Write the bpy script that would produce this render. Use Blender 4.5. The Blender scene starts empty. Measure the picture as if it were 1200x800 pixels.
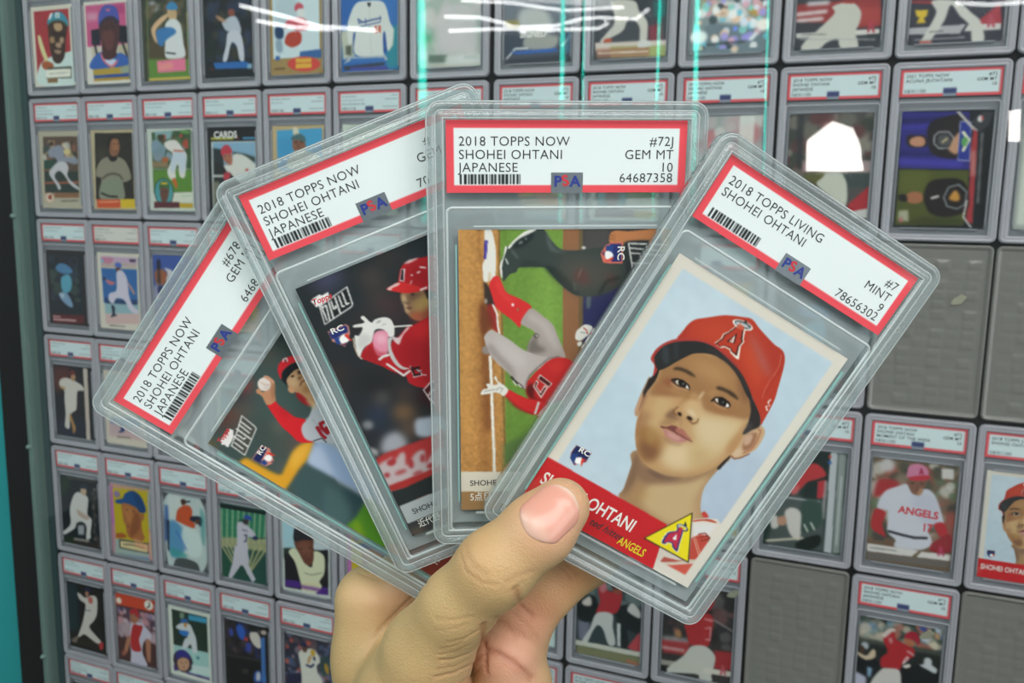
# Hand holding a fan of four graded card slabs in front of a wall display of slabs
import bpy, bmesh, math, time
import numpy as np
from mathutils import Matrix, Vector
sc = bpy.context.scene
col = sc.collection

# ------------------------------------------------------------------ camera, world, lights, exposure
def M3(a):
    return Matrix([list(map(float, r)) for r in a])
Z0 = 2.0                                   # height of the top of the display grid (m)
WM = np.array([[1, 0, 0], [0, 0, 1], [0, -1, 0]], float)      # wall frame (right, down, into) -> world
RW = np.array([[0.925634, -0.017548, 0.378014], [0.073142, 0.988384, -0.133219], [-0.371285, 0.150961, 0.916165]])                      # wall frame -> camera frame (right, down, forward)
TW = np.array([-0.561499, -0.420142, 0.989253])
C2W = WM @ RW.T                            # camera frame -> world
CAM = WM @ (-RW.T @ TW) + np.array([0, 0, Z0])
def cam2w(p):
    return np.asarray(p, float) @ C2W.T + CAM
cd = bpy.data.cameras.new('camera'); cam = bpy.data.objects.new('camera', cd); col.objects.link(cam)
cd.sensor_width = 36; cd.lens = 36 * 1019.7 / 1200; cd.clip_start = .01; cd.clip_end = 60
m = Matrix.Identity(4)
for i in range(3):
    m[i][0] = C2W[i, 0]; m[i][1] = -C2W[i, 1]; m[i][2] = -C2W[i, 2]; m[i][3] = CAM[i]
cam.matrix_world = m
cd.dof.use_dof = True; cd.dof.focus_distance = .245; cd.dof.aperture_fstop = 34
sc.camera = cam

w = bpy.data.worlds.new('shop_ambient'); sc.world = w; w.use_nodes = True
w.node_tree.nodes['Background'].inputs[0].default_value = (.80, .90, .92, 1)
w.node_tree.nodes['Background'].inputs[1].default_value = .13

def area(name, loc, target, sx, sy, power, colr):
    l = bpy.data.lights.new(name, 'AREA'); l.shape = 'RECTANGLE'; l.size = sx; l.size_y = sy; l.energy = power; l.color = colr
    o = bpy.data.objects.new(name, l); col.objects.link(o); o.location = loc
    o.rotation_euler = (Vector(target) - Vector(loc)).to_track_quat('-Z', 'Y').to_euler(); return o
area('ceiling_panel_light', (1.5, -1.5, 3.05), (.8, -.1, 1.5), 2.2, 1.5, 44, (1, .975, .94))
area('ceiling_panel_light', (-.5, -1.6, 3.05), (.5, -.1, 1.5), 1.8, 1.5, 22, (.95, 1, 1))
area('window_side_light', (4.2, -1.6, 1.9), (.9, -.1, 1.6), 1.8, 2.0, 26, (.96, .99, 1))
sc.view_settings.view_transform = 'Standard'; sc.view_settings.look = 'None'
sc.view_settings.gamma = 1; sc.view_settings.use_curve_mapping = False
sc.view_settings.exposure = 0.58

# ------------------------------------------------------------------ helpers
def lin(c):
    c = np.asarray(c, float); return np.where(c <= .04045, c / 12.92, ((c + .055) / 1.055) ** 2.4)
def hexl(h):
    return lin([int(h[i:i + 2], 16) / 255 for i in (0, 2, 4)])
def tag(o, label=None, cat=None, group=None, kind=None):
    if label: o['label'] = label
    if cat: o['category'] = cat
    if group: o['group'] = group
    if kind: o['kind'] = kind
    return o
def link(name, data, parent=None):
    o = bpy.data.objects.new(name, data); col.objects.link(o)
    if parent is not None: o.parent = parent
    return o
def mesh(name, v, f, mat=None, smooth=False):
    me = bpy.data.meshes.new(name)
    me.from_pydata([tuple(map(float, p)) for p in v], [], [tuple(int(i) for i in q) for q in f])
    if smooth: me.polygons.foreach_set('use_smooth', [True] * len(me.polygons))
    if mat: me.materials.append(mat)
    me.update(); return me
class MB:                                              # collects shapes into one mesh
    def __init__(s): s.v = []; s.f = []
    def box(s, x0, x1, y0, y1, z0, z1, ch=0):
        b = len(s.v)
        if ch:
            c = ch
            for z, i in ((z0, 0), (z1 - c, 0), (z1, c)):
                s.v += [(x0 + i, y0 + i, z), (x1 - i, y0 + i, z), (x1 - i, y1 - i, z), (x0 + i, y1 - i, z)]
            s.f += [(b + 3, b + 2, b + 1, b), (b + 8, b + 9, b + 10, b + 11)]
            for r in (0, 4):
                for k in range(4): s.f.append((b + r + k, b + r + (k + 1) % 4, b + r + 4 + (k + 1) % 4, b + r + 4 + k))
        else:
            s.v += [(x0, y0, z0), (x1, y0, z0), (x1, y1, z0), (x0, y1, z0), (x0, y0, z1), (x1, y0, z1), (x1, y1, z1), (x0, y1, z1)]
            s.f += [(b + 3, b + 2, b + 1, b), (b + 4, b + 5, b + 6, b + 7)] + [(b + k, b + (k + 1) % 4, b + 4 + (k + 1) % 4, b + 4 + k) for k in range(4)]
    def loft(s, rings, cap0=False, cap1=False):
        n = len(rings[0]); b = len(s.v)
        for r in rings: s.v += list(r)
        for j in range(len(rings) - 1):
            for k in range(n):
                s.f.append((b + j * n + k, b + j * n + (k + 1) % n, b + (j + 1) * n + (k + 1) % n, b + (j + 1) * n + k))
        if cap0: s.f.append(tuple(b + k for k in range(n))[::-1])
        if cap1: s.f.append(tuple(b + (len(rings) - 1) * n + k for k in range(n)))
    def mesh(s, name, mat, smooth=False): return mesh(name, s.v, s.f, mat, smooth)
MMS = .001
def rrect(w, h, r, z, n, inset=0):                    # rounded rectangle, centred in x, y from 0 to h (mm -> m)
    w2 = w / 2 - inset; y0, y1 = inset, h - inset; r = max(r - inset, .3); p = []
    for cx, cy, a0 in ((w2 - r, y0 + r, -90), (w2 - r, y1 - r, 0), (-w2 + r, y1 - r, 90), (-w2 + r, y0 + r, 180)):
        for k in range(n):
            a = math.radians(a0 + 90 * k / (n - 1)); p.append(((cx + r * math.cos(a)) * MMS, (cy + r * math.sin(a)) * MMS, z * MMS))
    return p

def nodes(name):
    mt = bpy.data.materials.new(name); mt.use_nodes = True; nt = mt.node_tree; nt.nodes.clear()
    out = nt.nodes.new('ShaderNodeOutputMaterial'); return mt, nt, out
def principled(name, colr, rough=.5, metal=0, spec=.5, noise=0, nscale=60, bump=0, bscale=300, coat=0, emit=0):
    mt, nt, out = nodes(name); p = nt.nodes.new('ShaderNodeBsdfPrincipled')
    c = list(hexl(colr)) + [1] if isinstance(colr, str) else list(colr) + [1]
    p.inputs['Base Color'].default_value = c; p.inputs['Roughness'].default_value = rough; p.inputs['Metallic'].default_value = metal
    p.inputs['Specular IOR Level'].default_value = spec; p.inputs['Coat Weight'].default_value = coat
    tc = nt.nodes.new('ShaderNodeTexCoord')
    if noise:
        n = nt.nodes.new('ShaderNodeTexNoise'); n.inputs['Scale'].default_value = nscale; n.inputs['Detail'].default_value = 4
        r = nt.nodes.new('ShaderNodeMapRange'); r.inputs[3].default_value = 1 - noise; r.inputs[4].default_value = 1 + noise
        mx = nt.nodes.new('ShaderNodeMix'); mx.data_type = 'RGBA'; mx.blend_type = 'MULTIPLY'; mx.inputs[0].default_value = 1; mx.inputs[6].default_value = c
        nt.links.new(tc.outputs['Object'], n.inputs['Vector']); nt.links.new(n.outputs['Fac'], r.inputs[0]); nt.links.new(r.outputs[0], mx.inputs[7]); nt.links.new(mx.outputs[2], p.inputs['Base Color'])
    if bump:
        n = nt.nodes.new('ShaderNodeTexNoise'); n.inputs['Scale'].default_value = bscale; n.inputs['Detail'].default_value = 5
        b = nt.nodes.new('ShaderNodeBump'); b.inputs['Strength'].default_value = bump; b.inputs['Distance'].default_value = .001
        nt.links.new(tc.outputs['Object'], n.inputs['Vector']); nt.links.new(n.outputs['Fac'], b.inputs['Height']); nt.links.new(b.outputs[0], p.inputs['Normal'])
    if emit:
        p.inputs['Emission Color'].default_value = c; p.inputs['Emission Strength'].default_value = emit
    nt.links.new(p.outputs[0], out.inputs[0]); return mt
def clear(name, tint, haze, hazecol, rough=.08, ior=1.5, bump=0):
    """clear or slightly milky plastic: transmission tinted, a share of milky scatter, a Fresnel gloss"""
    mt, nt, out = nodes(name); N = nt.nodes.new; L = nt.links.new
    tr = N('ShaderNodeBsdfTransparent'); tr.inputs[0].default_value = (*hexl(tint), 1)
    df = N('ShaderNodeBsdfDiffuse'); df.inputs[0].default_value = (*hexl(hazecol), 1)
    m1 = N('ShaderNodeMixShader'); m1.inputs[0].default_value = haze; L(tr.outputs[0], m1.inputs[1]); L(df.outputs[0], m1.inputs[2])
    gl = N('ShaderNodeBsdfGlossy'); gl.inputs['Roughness'].default_value = rough; gl.inputs[0].default_value = (1, 1, 1, 1)
    fr = N('ShaderNodeFresnel'); ge = N('ShaderNodeNewGeometry'); mp = N('ShaderNodeMapRange')      # same gloss from either side
    mp.inputs[3].default_value = ior; mp.inputs[4].default_value = 1 / ior; L(ge.outputs['Backfacing'], mp.inputs[0]); L(mp.outputs[0], fr.inputs[0])
    if bump:
        n = N('ShaderNodeTexNoise'); n.inputs['Scale'].default_value = 900; b = N('ShaderNodeBump'); b.inputs['Strength'].default_value = bump; b.inputs['Distance'].default_value = .0003
        tc = N('ShaderNodeTexCoord'); L(tc.outputs['Object'], n.inputs['Vector']); L(n.outputs['Fac'], b.inputs['Height']); L(b.outputs[0], gl.inputs['Normal'])
    m2 = N('ShaderNodeMixShader'); L(fr.outputs[0], m2.inputs[0]); L(m1.outputs[0], m2.inputs[1]); L(gl.outputs[0], m2.inputs[2])
    L(m2.outputs[0], out.inputs[0]); return mt
def print_mat(name, rough=.35, spec=.4):
    mt, nt, out = nodes(name); p = nt.nodes.new('ShaderNodeBsdfPrincipled'); a = nt.nodes.new('ShaderNodeVertexColor'); a.layer_name = 'ink'
    p.inputs['Roughness'].default_value = rough; p.inputs['Specular IOR Level'].default_value = spec
    nt.links.new(a.outputs[0], p.inputs['Base Color']); nt.links.new(p.outputs[0], out.inputs[0]); return mt

MT = dict(
    print=print_mat('printed_card', .45, .12), paper=print_mat('printed_label', .6, .15),
    case_hand=clear('clear_slab_plastic', 'eef6f5', .33, 'b6bec0', .12, 1.52, .2),
    back_hand=clear('milky_slab_back', 'e6f0ee', .64, 'b3bec0', .15, 1.3),
    pane_hand=clear('slab_window_plastic', 'fdfefe', .008, 'b8c4c6', .05, 1.24),
    ridge=clear('slab_inner_ridge', 'ffffff', .55, 'd8e2e2', .08, 1.6),
    rail=clear('card_rail_plastic', 'd8f4f0', .6, 'a8d8d4', .08, 1.6),
    case_wall=clear('wall_slab_plastic', 'd8dcdc', .72, 'b0b2ba', .16, 1.5, .1),
    back_wall=clear('wall_slab_back', 'd0d4d4', .8, '8c9097', .3, 1.3),
    pane_wall=clear('wall_slab_window', 'fafcfc', .01, 'a0a8aa', .04, 1.24),
    ridge_wall=clear('wall_slab_ridge', 'ffffff', .7, 'c0c4cc', .15, 1.5),
    ink=principled('black_ink', '26282a', .6), white=principled('white_ink', 'e6e4de', .6), redink=principled('red_ink', 'c8303a', .6),
    yellow=principled('yellow_ink', 'dccb22', .6), blueink=principled('blue_ink', '2b3a8e', .4),
    foil=principled('holographic_foil', '8c959c', .35, .6, noise=.15, nscale=900),
    black=principled('black_board', '0d0e10', .75, bump=.2), teal=principled('teal_painted_wall', '1f8f92', .8, noise=.05, nscale=8, bump=.4, bscale=250),
    acryl=clear('acrylic_cover_sheet', 'ffffff', .0, 'b0c0c0', .004, 1.49),
    acryl_edge=clear('acrylic_edge', '9fc0ba', .6, '7c9890', .06, 1.5),
    tray=clear('empty_tray_plastic', 'c8ccca', .85, '7d7e79', .2, 1.5, .15),
    rimring=clear('rim_highlight_plastic', 'ffffff', .42, 'e6ecec', .08, 1.6), edge_gap=principled('dark_edge_gap_tint', '2c4648', .5),
    backing=principled('display_backing', '1c2324', .7, noise=.2, nscale=30),
    white_led=principled('led_white', 'ffffff', .5, emit=5.5), teal_led=principled('led_teal', '19e0c8', .5, emit=7), daylight=principled('daylit_pane', 'fff8f2', .5, emit=9),
    tape=clear('old_tape', 'f0efe6', .55, 'b4b4a0', .12, 1.5),
    ceiling=principled('shop_ceiling', 'b9bcbb', .9), floor=principled('shop_floor', '6c6a66', .5, noise=.1, nscale=5),
)

# ------------------------------------------------------------------ print: colours laid on a fine grid of the card
def _hex(c):
    return np.array([int(c[i:i+2],16)/255. for i in (0,2,4)])
def _smooth(p,n=6):
    p=np.asarray(p,float);m=len(p);t=np.linspace(0,1,n,endpoint=False)[:,None];o=[]
    for i in range(m):
        a,b,c,d=p[i-1],p[i],p[(i+1)%m],p[(i+2)%m]
        o.append(.5*(2*b+(c-a)*t+(2*a-5*b+4*c-d)*t*t+(3*b-a-3*c+d)*t**3))
    return np.concatenate(o)
def _inside(p,X,Y):
    r=np.zeros(X.shape,bool);x1,y1=p[-1]
    for x2,y2 in p:
        if y1!=y2:
            r^=((Y<y1)!=(Y<y2))&(X<(x2-x1)*(Y-y1)/(y2-y1)+x1)
        x1,y1=x2,y2
    return r
def _blur(m,s):
    if s<.3: return m
    r=int(3*s)+1;k=np.exp(-.5*(np.arange(-r,r+1)/s)**2);k/=k.sum()
    for ax in (0,1):
        pad=[(0,0),(0,0)];pad[ax]=(r,r);q=np.pad(m,pad,mode='edge');a=0
        for i,w in enumerate(k):
            a=a+w*(q[i:i+m.shape[0]] if ax==0 else q[:,i:i+m.shape[1]])
        m=a
    return m
def paint(ops,W,H,cell):
    nx,ny=int(round(W/cell)),int(round(H/cell));img=np.zeros((ny,nx,3));SS=2;clip=None
    for op in ops:
        k,c=op[0],op[1]
        if k=='F': img[:]=_hex(c);continue
        if k=='K':                                   # clip the strokes that follow to an outline
            if len(op)<6: clip=None;continue
            q=_smooth(np.asarray(op[4:],float).reshape(-1,2)/10);X,Y=np.meshgrid((np.arange(nx)+.5)*cell,(np.arange(ny)+.5)*cell)
            clip=_blur(_inside(q,X,Y).astype(float),.6);continue
        if k=='N':                                   # mottling: amplitude, size in mm, seed
            rg=np.random.RandomState(op[4]);n=_blur(rg.rand(ny,nx),op[3]/cell)
            n=(n-n.mean())/(n.std()+1e-6);img*=np.clip(1+op[2]*n[...,None]*_hex(c),0,2);continue
        if k=='V':                                   # crowd: random soft blobs inside a box
            x0,y0,x1,y1,num,sz=op[2];rg=np.random.RandomState(int(num*7+x0));cs=c.split(',')
            for i in range(int(num)):
                cx,cy=x0+rg.rand()*(x1-x0),y0+rg.rand()*(y1-y0);s=sz*(.6+rg.rand())
                yy,xx=np.mgrid[0:ny,0:nx]*cell;d=((xx-cx)**2+(yy-cy)**2)/(s*s)
                a=(np.clip(1.4-d,0,1)*.8)[...,None]*((xx>=x0)&(xx<=x1)&(yy>=y0)&(yy<=y1))[...,None]
                img=img*(1-a)+_hex(cs[i%len(cs)])*a
            continue
        blur,al,f=op[2],op[3],np.asarray(op[4:],float)/10
        if k=='E':
            cx,cy,rx,ry,an=f[:5];an=an*10*math.pi/180;t=np.linspace(0,2*math.pi,28,endpoint=False)
            p=np.stack([cx+rx*np.cos(t)*math.cos(an)-ry*np.sin(t)*math.sin(an),cy+rx*np.cos(t)*math.sin(an)+ry*np.sin(t)*math.cos(an)],1)
        elif k=='L':
            w=f[0]/2;p=f[1:].reshape(-1,2)
        else:
            p=f.reshape(-1,2)
            if k=='S': p=_smooth(p)
        ex=3*blur+(w if k=='L' else 0)+cell
        x0,x1=max(0,int((p[:,0].min()-ex)/cell)),min(nx,int((p[:,0].max()+ex)/cell)+2)
        y0,y1=max(0,int((p[:,1].min()-ex)/cell)),min(ny,int((p[:,1].max()+ex)/cell)+2)
        if x1<=x0 or y1<=y0: continue
        ys=(np.arange(y0*SS,y1*SS)+.5)/SS*cell;xs=(np.arange(x0*SS,x1*SS)+.5)/SS*cell;X,Y=np.meshgrid(xs,ys)
        if k=='L':
            m=np.zeros(X.shape,bool)
            for (ax,ay),(bx,by) in zip(p[:-1],p[1:]):
                dx,dy=bx-ax,by-ay;L=dx*dx+dy*dy+1e-9;t=np.clip(((X-ax)*dx+(Y-ay)*dy)/L,0,1)
                m|=(X-ax-t*dx)**2+(Y-ay-t*dy)**2<w*w
        else: m=_inside(p,X,Y)
        m=m.astype(float).reshape(y1-y0,SS,x1-x0,SS).mean((1,3));m=_blur(m,blur/cell)*al
        if clip is not None: m=m*clip[y0:y1,x0:x1]
        m=m[...,None];img[y0:y1,x0:x1]=img[y0:y1,x0:x1]*(1-m)+_hex(c)*m
    return np.clip(img,0,1)


def ink_mesh(name, rgb, W, H, mat):
    ny, nx = rgb.shape[:2]
    xs = np.linspace(-W / 2, W / 2, nx + 1) * MMS; ys = np.linspace(H, 0, ny + 1) * MMS
    X, Y = np.meshgrid(xs, ys); n = (nx + 1) * (ny + 1)
    co = np.zeros((n, 3), np.float32); co[:, 0] = X.ravel(); co[:, 1] = Y.ravel()
    j, i = np.meshgrid(np.arange(ny), np.arange(nx), indexing='ij'); a = (j * (nx + 1) + i).ravel()
    f = np.stack([a, a + nx + 1, a + nx + 2, a + 1], 1).astype(np.int32)
    me = bpy.data.meshes.new(name); me.vertices.add(n); me.vertices.foreach_set('co', co.ravel())
    me.loops.add(f.size); me.loops.foreach_set('vertex_index', f.ravel()); me.polygons.add(len(f))
    me.polygons.foreach_set('loop_start', np.arange(0, f.size, 4, dtype=np.int32)); me.update(calc_edges=True)
    p = np.pad(rgb, ((1, 1), (1, 1), (0, 0)), mode='edge'); v = (p[:-1, :-1] + p[1:, :-1] + p[:-1, 1:] + p[1:, 1:]) / 4
    ca = me.color_attributes.new('ink', 'FLOAT_COLOR', 'POINT'); rgba = np.ones((n, 4), np.float32); rgba[:, :3] = lin(v.reshape(-1, 3))
    ca.data.foreach_set('color', rgba.ravel()); me.materials.append(mat); return me

# ------------------------------------------------------------------ lettering
def text_mesh(lines, size, mat, align='LEFT', spacing=1.0, lead=1.0, shear=0, bold=0, sx=1.0, name='lettering'):
    cu = bpy.data.curves.new('t', 'FONT'); cu.body = lines
    cu.size = size * MMS; cu.align_x = align
    cu.space_character = spacing; cu.space_line = lead; cu.shear = shear; cu.offset = bold * MMS; cu.resolution_u = 3
    o = bpy.data.objects.new('t', cu); col.objects.link(o)
    dg = bpy.context.evaluated_depsgraph_get(); me = bpy.data.meshes.new_from_object(o.evaluated_get(dg))
    bpy.data.objects.remove(o); bpy.data.curves.remove(cu); me.name = name
    if sx != 1: me.transform(Matrix.Diagonal((sx, 1, 1, 1)))
    me.materials.clear(); me.materials.append(mat); return me
def put(parent, me, x, y, z, rot=0, name='lettering'):           # millimetres in the parent's own frame
    o = link(name, me, parent); o.location = (x * MMS, y * MMS, z * MMS); o.rotation_euler = (0, 0, math.radians(rot)); return o

# ------------------------------------------------------------------ the slab
SW, SH = 81.0, 135.0
LAB = (34.7, 5.4, 25.7)          # label half width, top, bottom (from the slab's top)
CT = 36.4                        # top of the card window
def slab_parts(style, n):
    m_case, m_back, m_pane, m_ridge = (MT[k + style] for k in ('case_', 'back_', 'pane_', 'ridge')) if False else \
        ((MT['case_hand'], MT['back_hand'], MT['pane_hand'], MT['ridge']) if style == 'hand' else (MT['case_wall'], MT['back_wall'], MT['pane_wall'], MT['ridge_wall']))
    prof = [(5.4, -2.0), (5.0, -3.0), (.7, -3.0), (0, -2.4), (0, 2.0), (.5, 2.7), (1.3, 3.0), (2.0, 2.9), (2.5, 2.3), (3.1, 2.3), (3.6, 2.9), (4.4, 3.0), (4.9, 2.7), (5.4, 1.9)]
    if style != 'hand': prof = [(5.4, -2.0), (.7, -3.0), (0, -2.4), (0, 2.0), (1.0, 3.0), (2.2, 2.9), (2.8, 2.3), (3.6, 2.9), (4.6, 2.8), (5.4, 1.6)]
    b = MB(); b.loft([rrect(SW, SH, 4.5, z, n, i) for i, z in prof]); me_case = b.mesh('case_rim', m_case, True)
    b = MB(); b.v = rrect(SW, SH, 4.5, -2.0, n, 5.4); b.f = [tuple(range(len(b.v)))]; me_back = b.mesh('back_panel', m_back)
    zt = 1.9 if style == 'hand' else 1.6
    b = MB(); b.v = rrect(SW, SH, 4.5, zt, n, 5.4); b.f = [tuple(range(len(b.v)))]; me_pane = b.mesh('front_window', m_pane)
    # well ridge round the card and the sill under the label
    b = MB(); rr = []
    for ins, z in ((0, zt + .02), (.25, zt + .55), (.6, zt + .55), (.85, zt + .02)):
        rr.append([(x, y + 4.0 * MMS, zz) for x, y, zz in rrect(70.4, 101.5, 2.2, z, n, ins)])
    b.loft(rr); me_ridge = b.mesh('well_ridge', m_ridge, True)
    rails = []
    for x0, x1, y0, y1 in ((-32.4, -32.0, 14, 94.5), (32.0, 32.4, 14, 94.5), (-27, 27, 99.5, 99.9), (-27, 27, 9.7, 10.1)):
        b = MB(); b.box(x0 * MMS, x1 * MMS, y0 * MMS, y1 * MMS, (.5 if style == 'hand' else -.4) * MMS, 1.5 * MMS); rails.append(b.mesh('card_rail', MT['rail'] if style == 'hand' and x1 - x0 < 5 else m_ridge))
    me_rr = None
    if style == 'hand':
        b = MB()
        for i0, z in ((.35, 2.55), (2.75, 2.3), (4.9, 2.8)):
            b.loft([rrect(SW, SH, 4.5, z - .1, n, i0 - .22), rrect(SW, SH, 4.5, z + .2, n, i0 - .12), rrect(SW, SH, 4.5, z + .2, n, i0 + .12), rrect(SW, SH, 4.5, z - .1, n, i0 + .22)])
        me_rr = b.mesh('rim_highlight_ring', MT['rimring'], True)  # whitish rings added along the rim, their colour holds its highlight streaks
    return me_case, me_back, me_pane, me_ridge, rails, me_rr
HAND = slab_parts('hand', 9); WALL = slab_parts('wall', 5)
def label_paint(seed, cell, holo=True):
    W, H = 2 * LAB[0], LAB[2] - LAB[1]; rg = np.random.RandomState(seed)
    ops = [('F', 'e8505a'), ('P', 'e3ebeb', 0, 1, 22, 22, W * 10 - 22, 22, W * 10 - 22, H * 10 - 22, 22, H * 10 - 22)]
    x = 38.0
    while x < 212:                                     # bar code
        wd = rg.choice([2.5, 4, 6, 8]); ops.append(('P', '1c1e20', 0, 1, x, 150, min(x + wd, 212), 150, min(x + wd, 212), 178, x, 178)); x += wd + rg.choice([3, 4.5, 6])
    im = paint(ops, W, H, cell)
    return im
LABEL_HAND = ink_mesh('label', label_paint(4, .2), 2 * LAB[0], LAB[2] - LAB[1], MT['paper'])
def wall_label_paint(seed, pale, blank=False):
    W, H = 2 * LAB[0], LAB[2] - LAB[1]; rg = np.random.RandomState(seed); W10, H10 = W * 10, H * 10
    bg = 'cfe0e2' if not pale else 'd6d4cc'
    ops = [('F', 'd9545c'), ('P', bg, 0, 1, 20, 20, W10 - 20, 20, W10 - 20, H10 - 20, 20, H10 - 20)]
    for k in range(0 if blank else 3):
        ln = rg.randint(120, 290); y = 48 + k * 36
        if k == 2 and rg.rand() < .5: continue
        x = 40
        while x < 40 + ln:
            wd = rg.randint(10, 40); ops.append(('L', '707c80', .25, .75, 9, x, y, min(x + wd, 40 + ln), y)); x += wd + 18
    for k, ln in enumerate((60, 130, 20, 160)):
        if k == 2 or blank: continue
        ops.append(('L', '707c80', .25, .7, 9, W10 - 40 - ln, 46 + k * 35, W10 - 40, 46 + k * 35))
    x = 38.0
    while x < 190:
        ops.append(('L', '4a5458', .2, .8, 6, x, 152, x, 172)); x += rg.choice([11, 14, 18])
    if not pale: ops.append(('P', '3a4470', .25, 1, W10 / 2 - 45, 142, W10 / 2 + 45, 142, W10 / 2 + 45, 203, W10 / 2 - 45, 203)); ops.append(('P', '9aa2a8', .2, .8, W10 / 2 - 45, 182, W10 / 2 + 45, 182, W10 / 2 + 45, 203, W10 / 2 - 45, 203))
    return paint(ops, W, H, .7)
WALL_LABELS = [ink_mesh('label', wall_label_paint(k, k == 5), 2 * LAB[0], LAB[2] - LAB[1], MT['paper']) for k in range(6)] + [ink_mesh('label', wall_label_paint(9, False, True), 2 * LAB[0], LAB[2] - LAB[1], MT['paper'])]

def slab(name, style, card_me, label_me, lab_text=None, card_text=None, badge=None):
    r = link(name, None); P = HAND if style == 'hand' else WALL
    link('case_rim', P[0], r); link('back_panel', P[1], r); link('front_window', P[2], r)
    link('well_ridge', P[3], r)
    for q in P[4]: link('card_rail', q, r)
    if P[5]: link('rim_highlight_ring', P[5], r)
    c = link('card', card_me, r); c.location = (0, (SH - CT - 88) * MMS, (0.3 if style == 'hand' else -.6) * MMS)
    if label_me:
        l = link('label', label_me, r); l.location = (0, (SH - LAB[2]) * MMS, (1.2 if style == 'hand' else .6) * MMS)
    else: l = None
    return r, c, l

# ------------------------------------------------------------------ setting: wall, board, backing
def wl(X, Y, Z=0):                                     # wall millimetres -> world
    return Vector((X * MMS, Z * MMS, Z0 - Y * MMS))
def wbox(b, X0, X1, Y0, Y1, Za, Zb):
    b.box(X0 * MMS, X1 * MMS, Za * MMS, Zb * MMS, Z0 - Y1 * MMS, Z0 - Y0 * MMS)
b = MB(); wbox(b, -3200, 3200, -1100, 2000, 24.5, 120); tag(link('wall_back', b.mesh('wall', MT['teal'])), kind='structure')
b = MB(); wbox(b, -88, 1420, -330, 1140, 8, 24); tag(link('display_board', b.mesh('board', MT['black'])), 'black display board edge left of the slab grid, mounted on the teal wall', 'board')
b = MB(); wbox(b, -3200, 3200, 2000, 2100, -4200, 120); tag(link('floor', b.mesh('floor', MT['floor'])), kind='structure')
b = MB(); wbox(b, -3200, 3200, -1200, -1100, -4200, 120); tag(link('ceiling', b.mesh('ceiling', MT['ceiling'])), kind='structure')

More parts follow.
